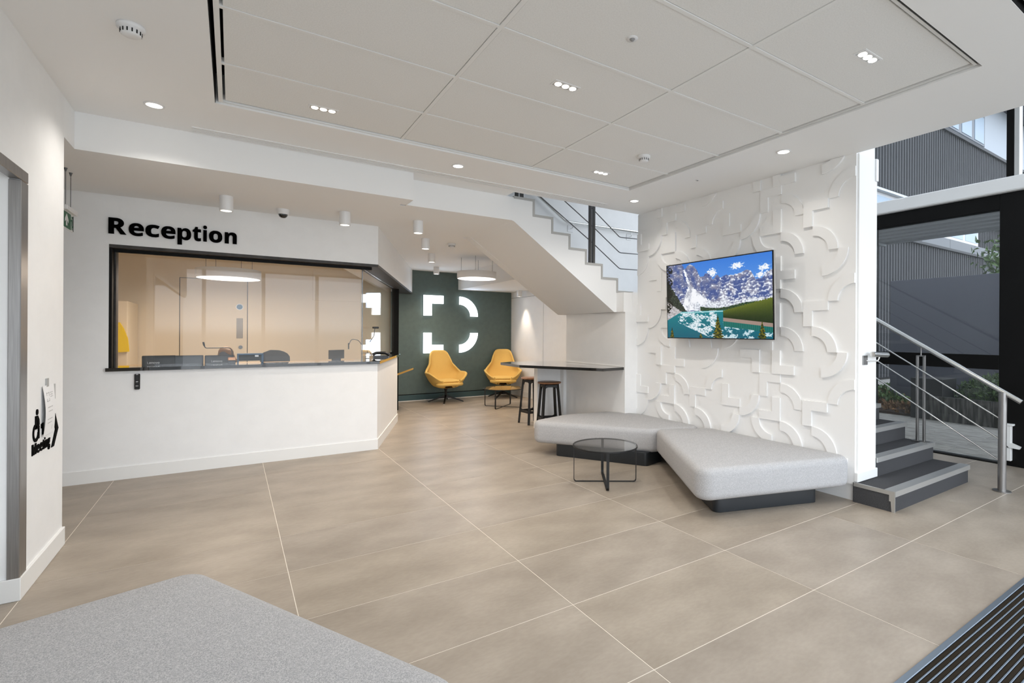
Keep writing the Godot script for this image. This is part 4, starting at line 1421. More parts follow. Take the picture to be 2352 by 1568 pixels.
	prism(st, PackedVector2Array([Vector2(5.435, 2.24), Vector2(5.465, 2.24), Vector2(5.465, 2.285), Vector2(5.50, 2.265), Vector2(5.50, 2.29), Vector2(5.45, 2.335), Vector2(5.40, 2.29), Vector2(5.40, 2.265), Vector2(5.435, 2.285)]), EP, 0.002)
	part("arrow_symbol", st, mats.white_plastic, ex)
	st = st_new()
	for q in [[5.60, 2.262, 5.62, 2.315], [5.575, 2.296, 5.61, 2.306], [5.605, 2.228, 5.615, 2.27], [5.615, 2.25, 5.64, 2.262], [5.605, 2.32, 5.625, 2.338]]:
		prism(st, PackedVector2Array([Vector2(q[0], q[1]), Vector2(q[2], q[1]), Vector2(q[2], q[3]), Vector2(q[0], q[3])]), EP, 0.002)
	part("running_figure", st, green, ex)
	for z in [-5.59, -5.44]:
		st = st_new()
		tube(st, [Vector3(-1.095, 2.388, z), Vector3(-1.095, 2.69, z)], 0.0022, 6)
		part("rod", st, mats.dark_steel, ex)
		st = st_new()
		lathe(st, [[0.003, 2.66], [0.012, 2.689]], Vector3(-1.095, 0, z), 10)
		part("ceiling_cap", st, mats.dark_steel, ex)

# ---------------------------------------------------------------- lamps
func build_lamps() -> void:
	var H := 2.955
	var spots := [[Vector3(-0.45, H, -4.398), "round recessed ceiling downlight nearest the left white pier"], [Vector3(1.739, H, -4.411), "round recessed downlight just in front of the slot air diffuser"],
		[Vector3(3.876, H, -2.505), "round recessed downlight near the right end of the patterned wall"], [Vector3(3.895, H, -4.407), "round recessed downlight at the far left top of the patterned wall"]]
	for s in spots:
		var p: Vector3 = s[0]
		var t := thing("downlight", s[1], "downlight", p, "recessed downlights in the ceiling border")
		var st := st_new()
		lathe(st, [[0.052, 0.0], [0.058, 0.0], [0.058, -0.004], [0.046, -0.006], [0.045, 0.0]], p, 28)
		part("trim_ring", st, mats.white_plastic, t)
		st = st_new()
		lathe(st, [[0.0, -0.003], [0.046, -0.003], [0.046, 0.0], [0.0, 0.0]], p, 28, false)
		part("lens", st, mats.led, t)
		spot(t, p + Vector3(0, -0.02, 0), (2.8 if p.x < 3.0 else 1.2) * LAMP, SOFT, 70.0, 0.045, 0.8)
	var trays := [[Vector3(0.529, 2.979, -3.872), "narrow recessed three lamp light fitting in the leftmost ceiling panel"], [Vector3(1.755, 2.979, -2.644), "three lamp recessed fitting near the middle of the panelled ceiling"],
		[Vector3(2.979, 2.979, -1.412), "three lamp recessed fitting in the nearest right hand ceiling panel"], [Vector3(2.991, 2.979, -3.875), "small three lamp recessed fitting in the farthest corner ceiling panel"]]
	for s in trays:
		var p: Vector3 = s[0]
		var t := thing("light_fitting", s[1], "ceiling light", p, "three lamp fittings in the panelled ceiling")
		bx(t, "tray", mats.white_plastic, p + Vector3(-0.095, -0.003, -0.037), p + Vector3(0.095, 0.004, 0.037), 0.001)
		bx(t, "tray_back", mats.alu, p + Vector3(-0.083, -0.0045, -0.026), p + Vector3(0.083, -0.002, 0.026))
		for k in 3:
			var q := p + Vector3(-0.055 + 0.055 * k, -0.004, 0)
			var st := st_new()
			lathe(st, [[0.0, -0.003], [0.021, -0.003], [0.023, 0.0], [0.0, 0.0]], q, 20, false)
			part("lamp", st, mats.led, t)
		spot(t, p + Vector3(0, -0.03, 0), 5.2 * LAMP, SOFT, 75.0, 0.06, 0.8)
	var cans := [[Vector3(-0.05, 2.69, -5.722), "white cylinder ceiling light above the Reception lettering"], [Vector3(1.0, 2.69, -5.75), "white cylinder ceiling light to the right of the dome camera"],
		[Vector3(1.78, 2.69, -5.73), "nearest white cylinder light of the row leading to the green wall"], [Vector3(2.2, 2.69, -6.75), "second white cylinder light of the row leading to the green wall"],
		[Vector3(2.7, 2.69, -7.97), "third white cylinder light of the row leading to the green wall"], [Vector3(3.33, 2.69, -9.55), "farthest white cylinder light hanging in front of the green wall"],
		[Vector3(5.2, 2.335, -9.6), "white cylinder light washing the white wall right of the green wall"]]
	for i in cans.size():
		var p: Vector3 = cans[i][0]
		var t := thing("cylinder_light", cans[i][1], "ceiling light", p, "surface mounted cylinder lights")
		var st := st_new()
		lathe(st, [[0.045, -0.128], [0.048, -0.14], [0.055, -0.14], [0.056, -0.137], [0.056, 0.0]], p, 28)
		part("housing", st, mats.white_plastic, t)
		st = st_new()
		lathe(st, [[0.0, -0.134], [0.047, -0.134], [0.047, -0.13], [0.0, -0.13]], p, 24, false)
		part("lens", st, mats.led, t)
		spot(t, p + Vector3(0, -0.15, 0), (0.8 if i < 2 else 5.0 if i < 6 else 4.5) * LAMP, WARM if i > 1 else SOFT, 62.0 if i < 6 else 34.0, 0.045, 0.8)
	for s in [[Vector3(3.49, 2.33, -7.97), 0.33, "round white disc pendant light on four wires in the lounge", 2.69], [Vector3(-0.035, 2.1, -7.9), 0.36, "round glowing pendant disc hanging behind the reception glass", 2.69]]:
		var p: Vector3 = s[0]
		var r: float = s[1]
		var t := thing("pendant_light", s[2], "pendant light", p)
		var st := st_new()
		lathe(st, [[r - 0.012, 0.0], [r, 0.0], [r + 0.002, 0.004], [r + 0.002, 0.115], [0.0, 0.12]], p, 48)
		part("drum", st, mats.white_plastic, t)
		st = st_new()
		lathe(st, [[0.0, 0.002], [r - 0.011, 0.002], [r - 0.011, 0.006], [0.0, 0.006]], p, 48, false)
		part("diffuser", st, mats.led_soft, t)
		for k in 4:
			var a := TAU * k / 4 + 0.5
			st = st_new()
			var q := p + Vector3(cos(a) * r * 0.8, 0.11, sin(a) * r * 0.8)
			tube(st, [q, Vector3(q.x, s[3], q.z)], 0.0025, 6)
			part("wire", st, mats.dark_steel, t)
		area(t, p + Vector3(0, -0.01, 0), 8.5 * LAMP, WARM, Vector2(r * 1.7, r * 1.7))

# ---------------------------------------------------------------- seating, low table, bar and mat
func u_loop(parent: Node3D, c: Vector3, ang: float, r: float, h: float, wd: float, th: float, m: Material) -> void:
	# one flat bar bent into a U that crosses the floor through the centre
	var n := 6
	var rc := 0.03
	var outer := [Vector2(-r, h)]
	for k in n + 1:
		var a := PI + PI / 2 * k / n
		outer.append(Vector2(-r + rc, rc) + Vector2(cos(a), sin(a)) * rc)
	for k in n + 1:
		var a := -PI / 2 + PI / 2 * k / n
		outer.append(Vector2(r - rc, rc) + Vector2(cos(a), sin(a)) * rc)
	outer.append(Vector2(r, h))
	var inner := []
	var ri := rc - th
	inner.append(Vector2(r - th, h))
	for k in n + 1:
		var a := -PI / 2 * k / n
		inner.append(Vector2(r - rc, rc) + Vector2(cos(a), sin(a)) * ri)
	for k in n + 1:
		var a := -PI / 2 - PI / 2 * k / n
		inner.append(Vector2(-r + rc, rc) + Vector2(cos(a), sin(a)) * ri)
	inner.append(Vector2(-r + th, h))
	var poly := PackedVector2Array(outer + inner)
	var d := Vector3(cos(ang), 0, -sin(ang))
	var nrm := d.cross(Vector3.UP)
	var st := st_new()
	prism(st, poly, Transform3D(Basis(d, Vector3.UP, nrm), c - nrm * wd / 2), wd)
	part("leg_loop", st, m, parent)

func low_table(called: String, label: String, c: Vector3, r: float, h: float, ang: float) -> void:
	var t := thing(called, label, "coffee table", c)
	u_loop(t, c, ang, r - 0.006, h - 0.004, 0.026, 0.006, mats.black_metal)
	u_loop(t, c + Vector3(0, 0.0005, 0), ang + PI / 2, r - 0.006, h - 0.004, 0.026, 0.0065, mats.black_metal)
	var st := st_new()
	lathe(st, [[r - 0.008, h - 0.012], [r + 0.003, h - 0.012], [r + 0.003, h - 0.001], [r - 0.002, h - 0.001], [r - 0.002, h - 0.009], [r - 0.008, h - 0.009], [r - 0.008, h - 0.012]], c, 56, false)
	part("rim", st, mats.black_metal, t)
	st = st_new()
	lathe(st, [[0.0, h - 0.008], [r - 0.003, h - 0.008], [r - 0.002, h - 0.001], [r - 0.004, h + 0.001], [0.0, h + 0.001]], c, 56, false)
	part("glass_top", st, mats.smoke_glass, t)

func bench(label: String, plan: Array, plinth: Array, top: float) -> void:
	var c := Vector3.ZERO
	for q in plan:
		c += Vector3(q[0], 0, q[1]) / plan.size()
	var t := thing("bench_seat", label, "bench", c, "grey upholstered angular benches")
	var st := st_new()
	cushion(st, plan, 0.135, top, 0.11, 0.055, 0.012)
	part("cushion", st, mats.fabric, t)
	st = st_new()
	cushion(st, plinth, 0.0, 0.145, 0.05, 0.004, 0.0)
	part("plinth", st, mats.plinth, t)

func build_furniture() -> void:
	bench("grey angular upholstered bench nearest the stairs under the wall television", [[2.925, -2.575], [4.395, -2.15], [4.395, -3.69], [3.83, -3.975]], [[3.175, -2.63], [4.14, -2.33], [4.26, -3.5], [3.77, -3.63]], 0.40)
	bench("grey angular upholstered bench against the bar below the patterned wall", [[2.885, -5.1], [3.735, -3.94], [4.385, -3.775], [4.385, -4.85], [4.14, -5.22], [3.5, -5.29]], [[3.105, -4.88], [3.69, -3.95], [3.98, -4.02], [4.2, -4.6], [3.8, -5.1]], 0.40)
	bench("grey upholstered bench cropped by the bottom left of the picture", [[-0.115, -2.7], [0.585, -1.4], [0.2, -1.05], [-1.25, -1.25], [-1.2, -2.4]], [[-0.15, -2.42], [0.35, -1.5], [0.1, -1.25], [-1.0, -1.4], [-1.0, -2.2]], 0.40)
	low_table("coffee_table", "low round smoked glass table with black crossed loop legs before the grey benches", Vector3(2.975, 0, -3.765), 0.305, 0.352, -0.58)
	# bar counter
	var b := thing("bar_counter", "high black topped bar with angled corners on a white end panel", "bar counter", Vector3(3.9, 0, -6.0))
	var st := st_new()
	slab(st, [[3.262, -6.585], [3.228, -5.95], [3.815, -4.875], [4.2, -4.935], [4.2, -6.27], [4.29, -6.5], [3.48, -6.69]], 0.945, 0.98)
	part("worktop", st, mats.black_gloss, b)
	bx(b, "sealant", mats.skirt, Vector3(4.19, 0.98, -6.27), Vector3(4.202, 0.99, -4.94))
	bx(b, "infill", mats.wall, Vector3(4.15, 0, -6.37), Vector3(4.25, 0.945, -6.262))
	bx(b, "end_panel", mats.wall, Vector3(3.752, 0, -6.46), Vector3(4.25, 0.945, -6.355), 0.003)
	# bar stools
	var s := thing("bar_stool", "black framed bar stool with round timber seat in front of the bar panel", "bar stool", Vector3(3.8, 0, -6.1), "bar stools at the black counter")
	stool(s)
	dup(s, Vector3(3.93, 0, -6.83), "black framed bar stool with timber seat half hidden behind the bar panel", 0.35)
	# television
	build_tv()
	# entrance mat
	var m := thing("entrance_mat", "ribbed dark entrance mat with grey metal bars at the bottom right", "door mat", Vector3(3.3, 0, -0.9))
	bx(m, "tray", mats.black_void, Vector3(1.489, -0.001, -0.945), Vector3(5.105, 0.0, 1.46))
	bx(m, "frame", mats.mat_alu, Vector3(1.487, -0.01, -0.951), Vector3(5.107, 0.007, -0.924), 0.002)
	bx(m, "frame", mats.mat_alu, Vector3(1.487, -0.01, -0.924), Vector3(1.51, 0.004, 1.462), 0.002)
	bx(m, "frame", mats.mat_alu, Vector3(5.084, -0.01, -0.924), Vector3(5.107, 0.004, 1.462), 0.002)
	for k in 90:
		var z := -0.922 + 0.0262 * k
		bx(m, "carpet_strip", mats.mat_pile, Vector3(1.512, 0.0, z), Vector3(5.082, 0.004 + 0.001 * rng.randf(), z + 0.018), 0.002)
		bx(m, "metal_bar", mats.mat_alu, Vector3(1.512, 0.0, z + 0.019), Vector3(5.082, 0.0065, z + 0.0252), 0.001)

func stool(s: Node3D) -> void:
	var o := s.position
	var H := 0.715
	var st := st_new()
	lathe(st, [[0.0, H - 0.022], [0.158, H - 0.022], [0.17, H - 0.014], [0.17, H - 0.006], [0.162, H], [0.0, H - 0.002]], o, 40)
	part("seat", st, mats.wood, s)
	for k in 4:
		var a := PI / 4 + PI / 2 * k + 0.3
		var d := Vector3(cos(a), 0, sin(a))
		var n := Vector3(-d.z, 0, d.x)
		st = st_new()
		var top := o + d * 0.135 + Vector3.UP * (H - 0.022)
		var bot := o + d * 0.205
		for f in [[0, 1]]:
			var w := 0.017
			var th := 0.013
			var p := []
			for q in [bot, top]:
				p.append([q - n * w - d * th, q + n * w - d * th, q + n * w + d * th, q - n * w + d * th])
			var mid: Vector3 = (top + bot) / 2
			for e in 4:
				face(st, [p[0][e], p[0][(e + 1) % 4], p[1][(e + 1) % 4], p[1][e]], mid)
			face(st, p[0], mid)
			face(st, p[1], mid)
		part("leg", st, mats.black_metal, s)
		# curved rails that join neighbouring legs at the top and near the floor
		var a2 := a + PI / 2
		var d2 := Vector3(cos(a2), 0, sin(a2))
		for lv in [[H - 0.055, 0.138, 0.03, "top_rail"], [0.19, 0.187, 0.035, "foot_rail"]]:
			var A: Vector3 = o + d * lv[1] + Vector3.UP * lv[0]
			var B: Vector3 = o + d2 * lv[1] + Vector3.UP * lv[0]
			var ax := (B - A).normalized()
			var side := ax.cross(Vector3.UP)
			var L := (B - A).length()
			var hh: float = lv[2] / 2
			var poly := PackedVector2Array([Vector2(0, -hh), Vector2(L, -hh), Vector2(L, hh)])
			for q in 5:
				poly.append(Vector2(L - 0.012 - 0.028 * sin(PI / 2 * q / 4.0) * 0.8, hh + (0.026 * (1 - sin(PI / 2 * q / 4.0)) if lv[3] == "foot_rail" else 0.0)))
			for q in 5:
				poly.append(Vector2(0.012 + 0.0225 * cos(PI / 2 * q / 4.0), hh + (0.026 * (1 - cos(PI / 2 * q / 4.0)) if lv[3] == "foot_rail" else 0.0)))
			poly.append(Vector2(0, hh))
			st = st_new()
			prism(st, PackedVector2Array([Vector2(0, -hh), Vector2(L, -hh), Vector2(L, hh), Vector2(0, hh)]), Transform3D(Basis(ax, Vector3.UP, side), A - side * 0.011), 0.022)
			for gus in [0.0, L]:
				var sg := 1.0 if gus == 0.0 else -1.0
				var up := -1.0 if lv[3] == "top_rail" else 1.0
				prism(st, PackedVector2Array([Vector2(gus, up * hh), Vector2(gus + sg * 0.05, up * hh), Vector2(gus + sg * 0.028, up * (hh + 0.008)), Vector2(gus + sg * 0.018, up * (hh + 0.02)), Vector2(gus + sg * 0.012, up * (hh + 0.045))]), Transform3D(Basis(ax, Vector3.UP, side), A - side * 0.0105), 0.021)
			part(lv[3], st, mats.black_metal, s)

func tv_picture() -> ImageTexture:
	var W := 768
	var Hh := 432
	var img := Image.create(W, Hh, false, Image.FORMAT_RGB8)
	var n1 := FastNoiseLite.new()
	n1.seed = 3; n1.frequency = 0.014; n1.fractal_octaves = 5
	var n2 := FastNoiseLite.new()
	n2.seed = 8; n2.frequency = 0.045; n2.fractal_octaves = 5
	var n3 := FastNoiseLite.new()
	n3.seed = 5; n3.frequency = 0.012; n3.fractal_octaves = 3
	var ridge := [[0.0, -0.03], [0.12, -0.02], [0.17, 0.0], [0.2, 0.07], [0.23, 0.03], [0.26, 0.01], [0.3, 0.05], [0.33, 0.1], [0.36, 0.2], [0.39, 0.2], [0.42, 0.155], [0.45, 0.17], [0.49, 0.25], [0.53, 0.19], [0.56, 0.24], [0.6, 0.21], [0.68, 0.22], [0.74, 0.2], [0.8, 0.17], [0.83, 0.2], [0.87, 0.3], [0.92, 0.29], [0.96, 0.22], [1.0, 0.2]]
	var lerp_pts := func(pts: Array, u: float) -> float:
		for i in pts.size() - 1:
			if u <= pts[i + 1][0]:
				return lerpf(pts[i][1], pts[i + 1][1], (u - pts[i][0]) / (pts[i + 1][0] - pts[i][0]))
		return pts[-1][1]
	var treetop := [[0.0, 0.0], [1.0, 0.0]]
	for y in Hh:
		var vv := float(y) / Hh
		for x in W:
			var u := float(x) / W
			var a := n1.get_noise_2d(x, y)
			var b := n2.get_noise_2d(x, y * 1.6)
			var r: float = lerp_pts.call(ridge, u) + 0.012 * n2.get_noise_2d(x * 1.5, 7)
			var c := Color(0.22, 0.47, 0.82).lerp(Color(0.45, 0.66, 0.92), vv * 1.6)
			# clouds
			for cl in [[0.48, 0.165, 0.05, 0.06], [0.71, 0.115, 0.06, 0.045], [0.94, 0.17, 0.05, 0.04], [0.91, 0.25, 0.05, 0.04]]:
				var q := Vector2((u - cl[0]) / cl[2], (vv - cl[1]) / cl[3]).length() + b * 0.9
				if q < 1.0:
					c = c.lerp(Color(0.93, 0.94, 0.96), clampf((1.0 - q) * 2.2, 0, 1))
			if vv > r:
				var rock := Color(0.27, 0.34, 0.56).lerp(Color(0.52, 0.52, 0.6), clampf(0.5 + a * 1.4, 0, 1))
				var strat := sin((vv * 120.0) + a * 7.0 + u * 8.0) * 0.28 + b * 0.8 + a * 0.5 + (0.1 if u > 0.55 else -0.12) + (vv - 0.35) * 0.5
				c = rock.lerp(Color(0.93, 0.95, 0.98), clampf(strat * 1.6, 0, 1))
				# the big snow fan and gully
				var fan := 0.36 + 0.1 * n3.get_noise_2d(x, 3)
				if vv > 0.08 and absf(u - (0.17 + (vv) * 0.27)) < 0.012 + maxf(0.0, vv - 0.3) * 0.55 + b * 0.02 and vv < 0.66 - u * 0.1:
					c = Color(0.93, 0.94, 0.96).lerp(Color(0.55, 0.57, 0.64), clampf(a * 1.6 + b * 0.6, 0, 0.75))
				if vv > fan + 0.22 - u * 0.08 and u > 0.3:
					c = Color(0.9, 0.92, 0.95).lerp(Color(0.5, 0.52, 0.58), clampf(0.2 + b * 1.2, 0, 0.7))
			# dark wooded slope on the left, forest strip at the shore
			if vv > 0.2 + u * 2.1 + b * 0.03 and u < 0.32:
				c = Color(0.1, 0.14, 0.13).lerp(Color(0.25, 0.3, 0.25), clampf(0.4 + b, 0, 1))
			if vv > 0.585 - 0.03 * sin(u * 9.0) + b * 0.012 and u > 0.36:
				c = Color(0.13, 0.22, 0.16).lerp(Color(0.22, 0.32, 0.2), clampf(0.5 + b, 0, 1))
			if vv > 0.5 + u * 0.9 + b * 0.02 and u < 0.17:
				c = Color(0.6, 0.58, 0.58).lerp(Color(0.8, 0.8, 0.82), clampf(0.5 + b, 0, 1))
			# lake with reflections
			if vv > 0.645 + maxf(0.0, 0.16 - u) * 0.7:
				c = Color(0.03, 0.48, 0.52).lerp(Color(0.02, 0.36, 0.44), clampf((vv - 0.64) * 3.0, 0, 1))
				var refl := n1.get_noise_2d(x * 0.8 - y * 0.3, y * 1.6) + 0.5 * n2.get_noise_2d(x, y * 2.0)
				if u > 0.12 and u < 0.52 and vv < 0.72 + u * 0.6 and refl > -0.12 + absf(u - 0.32) * 0.9:
					c = Color(0.86, 0.9, 0.92).lerp(Color(0.35, 0.55, 0.6), clampf(b * 1.5, 0, 0.8))
				if u >= 0.52 and vv > 0.8 and refl > 0.02 + (u - 0.52) * 0.4:
					c = Color(0.75, 0.84, 0.87)
				if vv < 0.665 and vv > 0.652:
					c = Color(0.62, 0.82, 0.84)
			# forested spur with its shore
			if u > 0.58:
				var t := (u - 0.58) / 0.42
				var hi := 0.645 - 0.13 * t + 0.01 * absf(sin(u * 150.0)) + 0.01 * b
				var lo := 0.74 + 0.08 * t
				if vv > hi and vv < lo:
					var stripe := sin(u * 620.0 + 6.0 * sin(vv * 40.0)) * 0.5 + 0.5
					c = Color(0.43, 0.47, 0.16).lerp(Color(0.1, 0.17, 0.08), clampf((vv - hi) / (lo - hi) * 0.9 + stripe * 0.35, 0, 1))
				if vv >= lo and vv < lo + 0.045:
					c = Color(0.6, 0.52, 0.48)
				if vv >= lo + 0.045 and vv < lo + 0.11:
					c = Color(0.03, 0.35, 0.33).lerp(Color(0.1, 0.45, 0.42), 0.5 + 0.5 * sin(u * 400.0))
			# small conifers in front
			for tr in [[0.05, 0.85, 0.025], [0.53, 0.7, 0.05], [0.915, 0.79, 0.034], [0.36, 0.93, 0.02]]:
				if vv > tr[1]:
					var wdt: float = tr[2] * (vv - tr[1]) / (1.0 - tr[1]) * (0.65 + 0.5 * absf(sin(vv * 95.0)) + 0.3 * b)
					if absf(u - tr[0]) < wdt:
						c = Color(0.1, 0.16, 0.06).lerp(Color(0.5, 0.45, 0.12), clampf(0.4 + b * 1.4, 0, 1))
			if u < 0.02 + 0.045 * absf(sin(vv * 20.0)) and vv < 0.66 and b > -0.15 and u < 0.07:
				c = Color(0.07, 0.09, 0.08)
			img.set_pixel(x, y, c)
	return ImageTexture.create_from_image(img)

func build_tv() -> void:
	var w := 1.372
	var h := 0.836
	var o := Vector3(4.205, 1.779, -3.497)
	var t := thing("television", "wall mounted television showing a turquoise mountain lake on the patterned white wall", "television", o)
	t.rotation = Vector3(0, 0, 0)
	# the set leans forward a little: local axes
	var tilt := 0.03
	var ux := Vector3(0, 0, 1)
	var uy := Vector3(-sin(tilt), cos(tilt), 0)
	var un := ux.cross(uy)
	un = un if un.x < 0 else -un
	var c := o
	var st := st_new()
	var F := func(a: float, b: float, d: float) -> Vector3:
		return c + ux * a + uy * b + un * d
	var corners := func(d: float, g: float) -> Array:
		return [F.call(-w / 2 + g, -h / 2 + g, d), F.call(w / 2 - g, -h / 2 + g, d), F.call(w / 2 - g, h / 2 - g, d), F.call(-w / 2 + g, h / 2 - g, d)]
	var f0: Array = corners.call(0.0, 0.0)
	var f1: Array = corners.call(-0.028, 0.0)
	var mid := c - un * 0.014
	face(st, f0, mid)
	face(st, f1, mid)
	for k in 4:
		face(st, [f0[k], f0[(k + 1) % 4], f1[(k + 1) % 4], f1[k]], mid)
	part("case", st, mats.black_plastic, t)
	st = st_new()
	for k in 4:
		var g0: Array = corners.call(-0.03, -0.003)
		var g1: Array = corners.call(-0.004, -0.003)
		face(st, [g0[k], g0[(k + 1) % 4], g1[(k + 1) % 4], g1[k]], mid)
	part("side_trim", st, mats.alu, t)
	var sm := StandardMaterial3D.new()
	sm.albedo_color = Color(0.02, 0.02, 0.02)
	sm.roughness = 0.25
	sm.emission_enabled = true
	var pic := tv_picture()
	sm.emission = Color.WHITE
	sm.emission_operator = BaseMaterial3D.EMISSION_OP_MULTIPLY
	sm.emission_texture = pic
	sm.emission_energy_multiplier = 0.95
	st = st_new()
	var s: Array = corners.call(0.002, 0.009)
	# seen from the room the left side is the far (-z) end
	quad_uv(st, s[0], s[1], s[2], s[3])
	part("screen", st, sm, t)
	bx(t, "bracket", mats.black_metal, Vector3(4.235, 1.66, -3.7), Vector3(4.41, 1.9, -3.3))
	var l := AreaLight3D.new()
	l.name = "screen_light"
	l.light_color = Color(0.75, 0.9, 1.0)
	l.light_energy = 0.05
	l.area_size = Vector2(w, h)
	l.area_normalize_energy = true
	l.area_range = 12.0
	l.area_attenuation = 2.0
	l.shadow_enabled = true
	t.add_child(l, true)
	l.position = Vector3(-0.03, 0, 0)
	l.rotation = Vector3(0, PI / 2, 0)

# ---------------------------------------------------------------- lounge by the green wall
func shell_chair(c: Node3D) -> void:
	# built at the origin, looking along +z
	var na := 40
	var nt := 14
	var pts := []
	var amax := deg_to_rad(158)
	for i in na + 1:
		var th := lerpf(-amax, amax, float(i) / na)      # 0 is the back
		var row := []
		var s := absf(th) / amax
		# rim: tall narrow back, waist, wide arms that drop to the front
		var w_back := 1.0 - smoothstep(0.23, 0.45, s)
		var rim := lerpf(0.60, 1.03, w_back)
		rim -= 0.15 * smoothstep(0.62, 1.0, s) + 0.05 * pow(clampf(s / 0.24, 0, 1), 3.0) * w_back
		for j in nt + 1:
			var t := float(j) / nt
			var y := lerpf(0.30, rim, pow(t, 0.85))
			var wide := 0.0
			if y < 0.58:
				wide = lerpf(0.16, 0.405, pow(clampf((y - 0.30) / 0.28, 0, 1), 0.5))
			elif y < 0.8:
				wide = lerpf(0.405, 0.285, smoothstep(0.58, 0.8, y))
			else:
				wide = lerpf(0.285, 0.25, smoothstep(0.8, 1.03, y))
			var deep := lerpf(0.16, 0.34, pow(clampf((y - 0.30) / 0.25, 0, 1), 0.55))
			var lean := -0.12 * smoothstep(0.5, 1.05, y)
			var sx := sin(th)
			var cz := cos(th)
			var px := signf(sx) * pow(absf(sx), 0.62) * wide
			var pz := -signf(cz) * pow(absf(cz), 0.8) * deep
			if s < 0.5:
				pz += lean
			else:
				pz += lean * (1 - (s - 0.5) * 2)
			if j == nt:
				px *= 1.02
			row.append(Vector3(px, y, pz + 0.02))
		pts.append(row)
	var inner := []
	for i in na + 1:
		var row := []
		for j in nt + 1:
			var p: Vector3 = pts[i][j]
			var toc := Vector3(-p.x, 0, -p.z + 0.03)
			toc = toc.normalized() * minf(0.042, toc.length() * 0.5)
			row.append(p + toc + (Vector3(0, 0.03, 0) if j < 2 else Vector3.ZERO))
		inner.append(row)
	var st := st_new()
	st.set_smooth_group(1)
	for i in na:
		for j in nt:
			quad(st, pts[i + 1][j], pts[i][j], pts[i][j + 1], pts[i + 1][j + 1])
			quad(st, inner[i][j], inner[i + 1][j], inner[i + 1][j + 1], inner[i][j + 1])
		# rounded rim
		var a0: Vector3 = pts[i][nt]
		var a1: Vector3 = pts[i + 1][nt]
		var b0: Vector3 = inner[i][nt]
		var b1: Vector3 = inner[i + 1][nt]
		var m0 := (a0 + b0) / 2 + Vector3(0, 0.016, 0)
		var m1 := (a1 + b1) / 2 + Vector3(0, 0.016, 0)
		quad(st, a1, a0, m0, m1)
		quad(st, m1, m0, b0, b1)
	for i in [0, na]:
		for j in nt:
			var q := [pts[i][j], inner[i][j], inner[i][j + 1], pts[i][j + 1]]
			face(st, q, Vector3(0, 0.5, -0.1))
	# underside
	st.set_smooth_group(-1)
	var ring := []
	for i in na:
		ring.append(pts[i][0])
	face(st, ring, Vector3(0, 0.6, 0))
	var st2 := st
	part("shell", st2, mats.yellow, c)
	st = st_new()
	cushion(st, [[-0.22, -0.27], [0.22, -0.27], [0.30, 0.29], [-0.30, 0.29]], 0.345, 0.415, 0.1, 0.034, 0.004)
	part("seat_base", st, mats.yellow, c)
	st = st_new()
	cushion(st, [[-0.23, -0.25], [0.23, -0.25], [0.27, 0.25], [-0.27, 0.25]], 0.41, 0.47, 0.09, 0.028, 0.014)
	part("seat_cushion", st, mats.yellow, c)
	st = st_new()
	lathe(st, [[0.025, 0.09], [0.022, 0.2], [0.03, 0.26], [0.1, 0.33], [0.0, 0.335]], Vector3.ZERO, 18)
	part("column", st, mats.black_plastic, c)
	for k in 4:
		var a := TAU * k / 4 + 0.5
		st = st_new()
		var d := Vector3(cos(a), 0, sin(a))
		var n := Vector3(-d.z, 0, d.x)
		var prof := PackedVector2Array([Vector2(0.0, 0.085), Vector2(0.02, 0.15), Vector2(0.1, 0.115), Vector2(0.34, 0.03), Vector2(0.36, 0.012), Vector2(0.345, 0.006), Vector2(0.1, 0.085)])
		prism(st, prof, Transform3D(Basis(d, Vector3.UP, d.cross(Vector3.UP)), -d.cross(Vector3.UP) * 0.014), 0.028)
		part("leg", st, mats.black_plastic, c)
		st = st_new()
		lathe(st, [[0.0, 0.0], [0.014, 0.0], [0.014, 0.012], [0.0, 0.012]], d * 0.345, 12, false)
		part("foot", st, mats.steel_bright, c)

